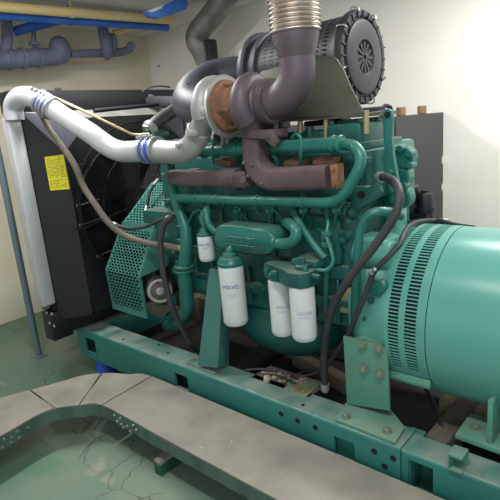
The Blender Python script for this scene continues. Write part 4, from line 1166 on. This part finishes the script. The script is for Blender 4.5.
# black canisters on generator top behind
for (px,py,r_,h_,lab) in ((409,222,.055,.17,'taller black ribbed canister behind the hose, beside the grey tank'),(425,222,.04,.13,'smaller black canister right of the taller one behind the generator')):
    c=A(px,py,Y=2.25); q=MB(); q.lathe([(0,r_),(h_*.45,r_),(h_*.45,r_+.008),(h_*.55,r_+.008),(h_*.55,r_*.95),(h_,r_*.9),(h_+.01,r_*.7)],c,ZA,24); q.lathe([(h_,r_*.5),(h_+.02,r_*.5)],c,ZA,16)
    q.build('canister','black',label=lab,cat='canister')
    MB().box(V((c.x-.06,2.2,.95)),V((c.x+.03,2.3,c.z))).build('canister_stand','black',label='black stand under a canister behind the generator',cat='stand',group='stands under the canisters')
mb=MB()
for k in range(5):
    mb.tube([A(408,222+k,Y=2.0),A(425,219+k*.8,Y=2.0),A(440,220+k,Y=1.95),A(455,224+k*.3,Y=1.93),A(475,227,Y=1.90)],.006,6)
mb.build('wiring_loom','rubber',label='bundle of thin black wires lying over the top of the generator',cat='cable')

# ================================================================== OVERHEAD PIPES
def pipeobj(name,pts,r,m,label,extra=None,smooth=False):
    mb=MB(); mb.tube(pts,r,18,6,smooth=smooth)
    if extra: extra(mb)
    return mb.build(name,m,label=label,cat='pipe')
def ln(px0,py0,px1,py1,X,ex=0):
    a=A(px0,py0,X=X); b=A(px1,py1,X=X); 
    return [a+(a-b).normalized()*ex,b]
def hang(a,b):
    def f(mb):
        for t in (-.55,.35):
            c=a+(b-a)*t; mb.cyl(c,V((c.x,c.y,ZC)),.006,seg=8); mb.cyl(c-V((0,.012,0)),c+V((0,.012,0)),.038,seg=18)
    return f
def upto(p,q,d): return p+(p-q).normalized()*d
ya,yb=A(0,6.5,X=-3.42),A(172,20.5,X=-3.42); pipeobj('yellow_pipe',[upto(ya,yb,2.2),yb],.033,'ypipe','long pale yellow pipe running under the ceiling at upper left',hang(ya,yb))
ba,bb_=A(0,14.5,X=-3.52),A(167,27.3,X=-3.52); pipeobj('blue_pipe',[upto(ba,bb_,2.2),bb_],.033,'bpipe','long straight blue pipe just below the yellow ceiling pipe',hang(ba,bb_))
a=A(10,32,X=-3.9); b=A(62,16,X=-3.7)
pipeobj('blue_branch_pipe',[A(14,32,X=-3.95),A(30,27,X=-3.88),A(58,20,X=-3.80)],.035,'bpipe','short slanting blue branch pipe at the upper left corner')
pipeobj('yellow_branch_pipe',[A(113,33,X=-3.85),A(128,29,X=-3.8),A(150,22,X=-3.72)],.024,'ypipe','short slanting yellow branch pipe right of the wrapped vertical pipe')
mb=MB(); mb.box(A(149,19,X=-3.3)-V((0.02,0,0)),A(181,1,X=-3.3)+V((.02,0,0)),.01); 
mb=MB(); mb.prism([A(*p,X=-2.95) for p in ((141,13),(166,4),(180,-3),(184,4),(182,11),(155,19.5),(147,18))],(.05,0,0),.004); bb=mb.build('blue_ceiling_fitting','bpipe',label='chunky blue fitting under the ceiling above the room corner',cat='fitting')
MB().prism([A(*p,X=-2.897) for p in ((147,11),(155,8),(164,4.5),(162,8),(152,12.5))],(.002,0,0)).build('chipped_patch','white',bb,label='white chipped paint patch')
XD=-3.9
def bigp(mb):
    a=A(0,60,X=XD)
    for px in (8,22,38): c=A(px,59.5-px*.05,X=XD); mb.cyl(c-V((0,.012,0)),c+V((0,.012,0)),.078,seg=24)
    c=A(60,50,X=XD); mb.sphere(c,.085,(1,1,1.25),18)
    mb.tube([A(5,55,X=XD),A(7,40,X=XD),A(7,28,X=XD),V((XD,A(6,18,X=XD).y,ZC))],.04,14)
    mb.tube([A(33,50,X=XD),A(32,40,X=XD),A(33,28,X=XD)],.008,8); mb.tube([A(37,49,X=XD),A(35.5,40,X=XD),A(35,28,X=XD)],.008,8)
    mb.box(A(30,45,X=XD)-V((.02,0,0)),A(38,42,X=XD)+V((.02,0,0)))
a=A(0,60,X=XD); b=A(56,56.5,X=XD)
pipeobj('insulated_pipe',[a-(b-a)*2.0,a,b,A(64,49,X=XD)],.068,'dkpipe','fat grey blue insulated pipe along the left wall near the ceiling',bigp)
pipeobj('small_insulated_pipe',[A(70,54,X=XD),A(90,53.5,X=XD),A(112,52.5,X=XD),A(124,51.5,X=XD),A(130,48,X=XD),A(131,46,X=XD+.05)],[.03,.034,.036,.034,.036,.04],'dkpipe','thinner grey blue insulated pipe ending in a small elbow near the room corner',None,True)
mb=MB(); mb.tube([A(103,22,X=-3.84),A(103,30,X=-3.84),A(106,42,X=-3.84),A(107,54,X=-3.84),A(106.5,59,X=-3.84)],[.04,.045,.055,.045,.02],16); mb.tube([A(112,34,X=-3.86),A(113,44,X=-3.86),A(110,52,X=-3.88)],[.03,.04,.03],14)
mb.build('wrapped_vertical_pipe','dkpipe',label='lumpy wrapped grey vertical pipe piece hanging below the yellow pipe',cat='pipe')
YG=2.95
pipeobj('exhaust_duct_pipe',[V((A(224,0,Y=YG).x+.03,YG,ZC-.005)),A(221,4,Y=YG),A(210,18,Y=YG),A(198,33,Y=YG),A(196,42,Y=YG),A(201,52,Y=YG+.03),A(205,68,Y=YG+.06)],[.092,.09,.088,.086,.082,.075,.055],'galv','grey wrapped pipe bending down from the ceiling beside the back wall',None,True)
MB().box(A(210,61,Y=YG),A(214,40,Y=YG+.1),.01).build('pipe_hanger','black',label='dark bracket beside the grey wrapped pipe on the back wall',cat='bracket')
mb=MB(); mb.bolt(A(159,66,Y=YW-.002),-YA,.008,.01); mb.build('wall_screw','steel',label='tiny dark screw in the back wall right of the room corner',cat='screw')

# ================================================================== LIGHT
def area(name,loc,target,size,size_y,power,col=(1,1,1)):
    l=bpy.data.lights.new(name,'AREA'); l.shape='RECTANGLE'; l.size=size; l.size_y=size_y; l.energy=power; l.color=col
    o=bpy.data.objects.new(name,l); COL.objects.link(o); o.location=loc
    o.rotation_euler=(V(target)-V(loc)).to_track_quat('-Z','Y').to_euler()
LC=(1,.985,.97)
area('ceiling_tube_light',(-2.55,1.3,ZC-.04),(-2.55,1.3,0),.12,1.2,42,LC)
area('ceiling_tube_light',(-.35,2.5,ZC-.04),(-.35,2.5,0),1.3,.12,40,LC)
area('ceiling_tube_light',(-.35,.58,ZC-.04),(-.35,.58,0),1.3,.12,26,LC)
area('fill_light',(.8,-1.9,1.9),(-1.6,1.4,.5),1.6,1.3,24,(.97,.99,1))  # unseen fill lamp added behind the camera to lift the foreground
w=bpy.data.worlds.new('world'); bpy.context.scene.world=w; w.use_nodes=True
w.node_tree.nodes['Background'].inputs[0].default_value=(.9,.95,1,1); w.node_tree.nodes['Background'].inputs[1].default_value=.7
sc=bpy.context.scene; sc.view_settings.view_transform='Standard'; sc.view_settings.look='None'; sc.view_settings.exposure=.06; sc.view_settings.gamma=1
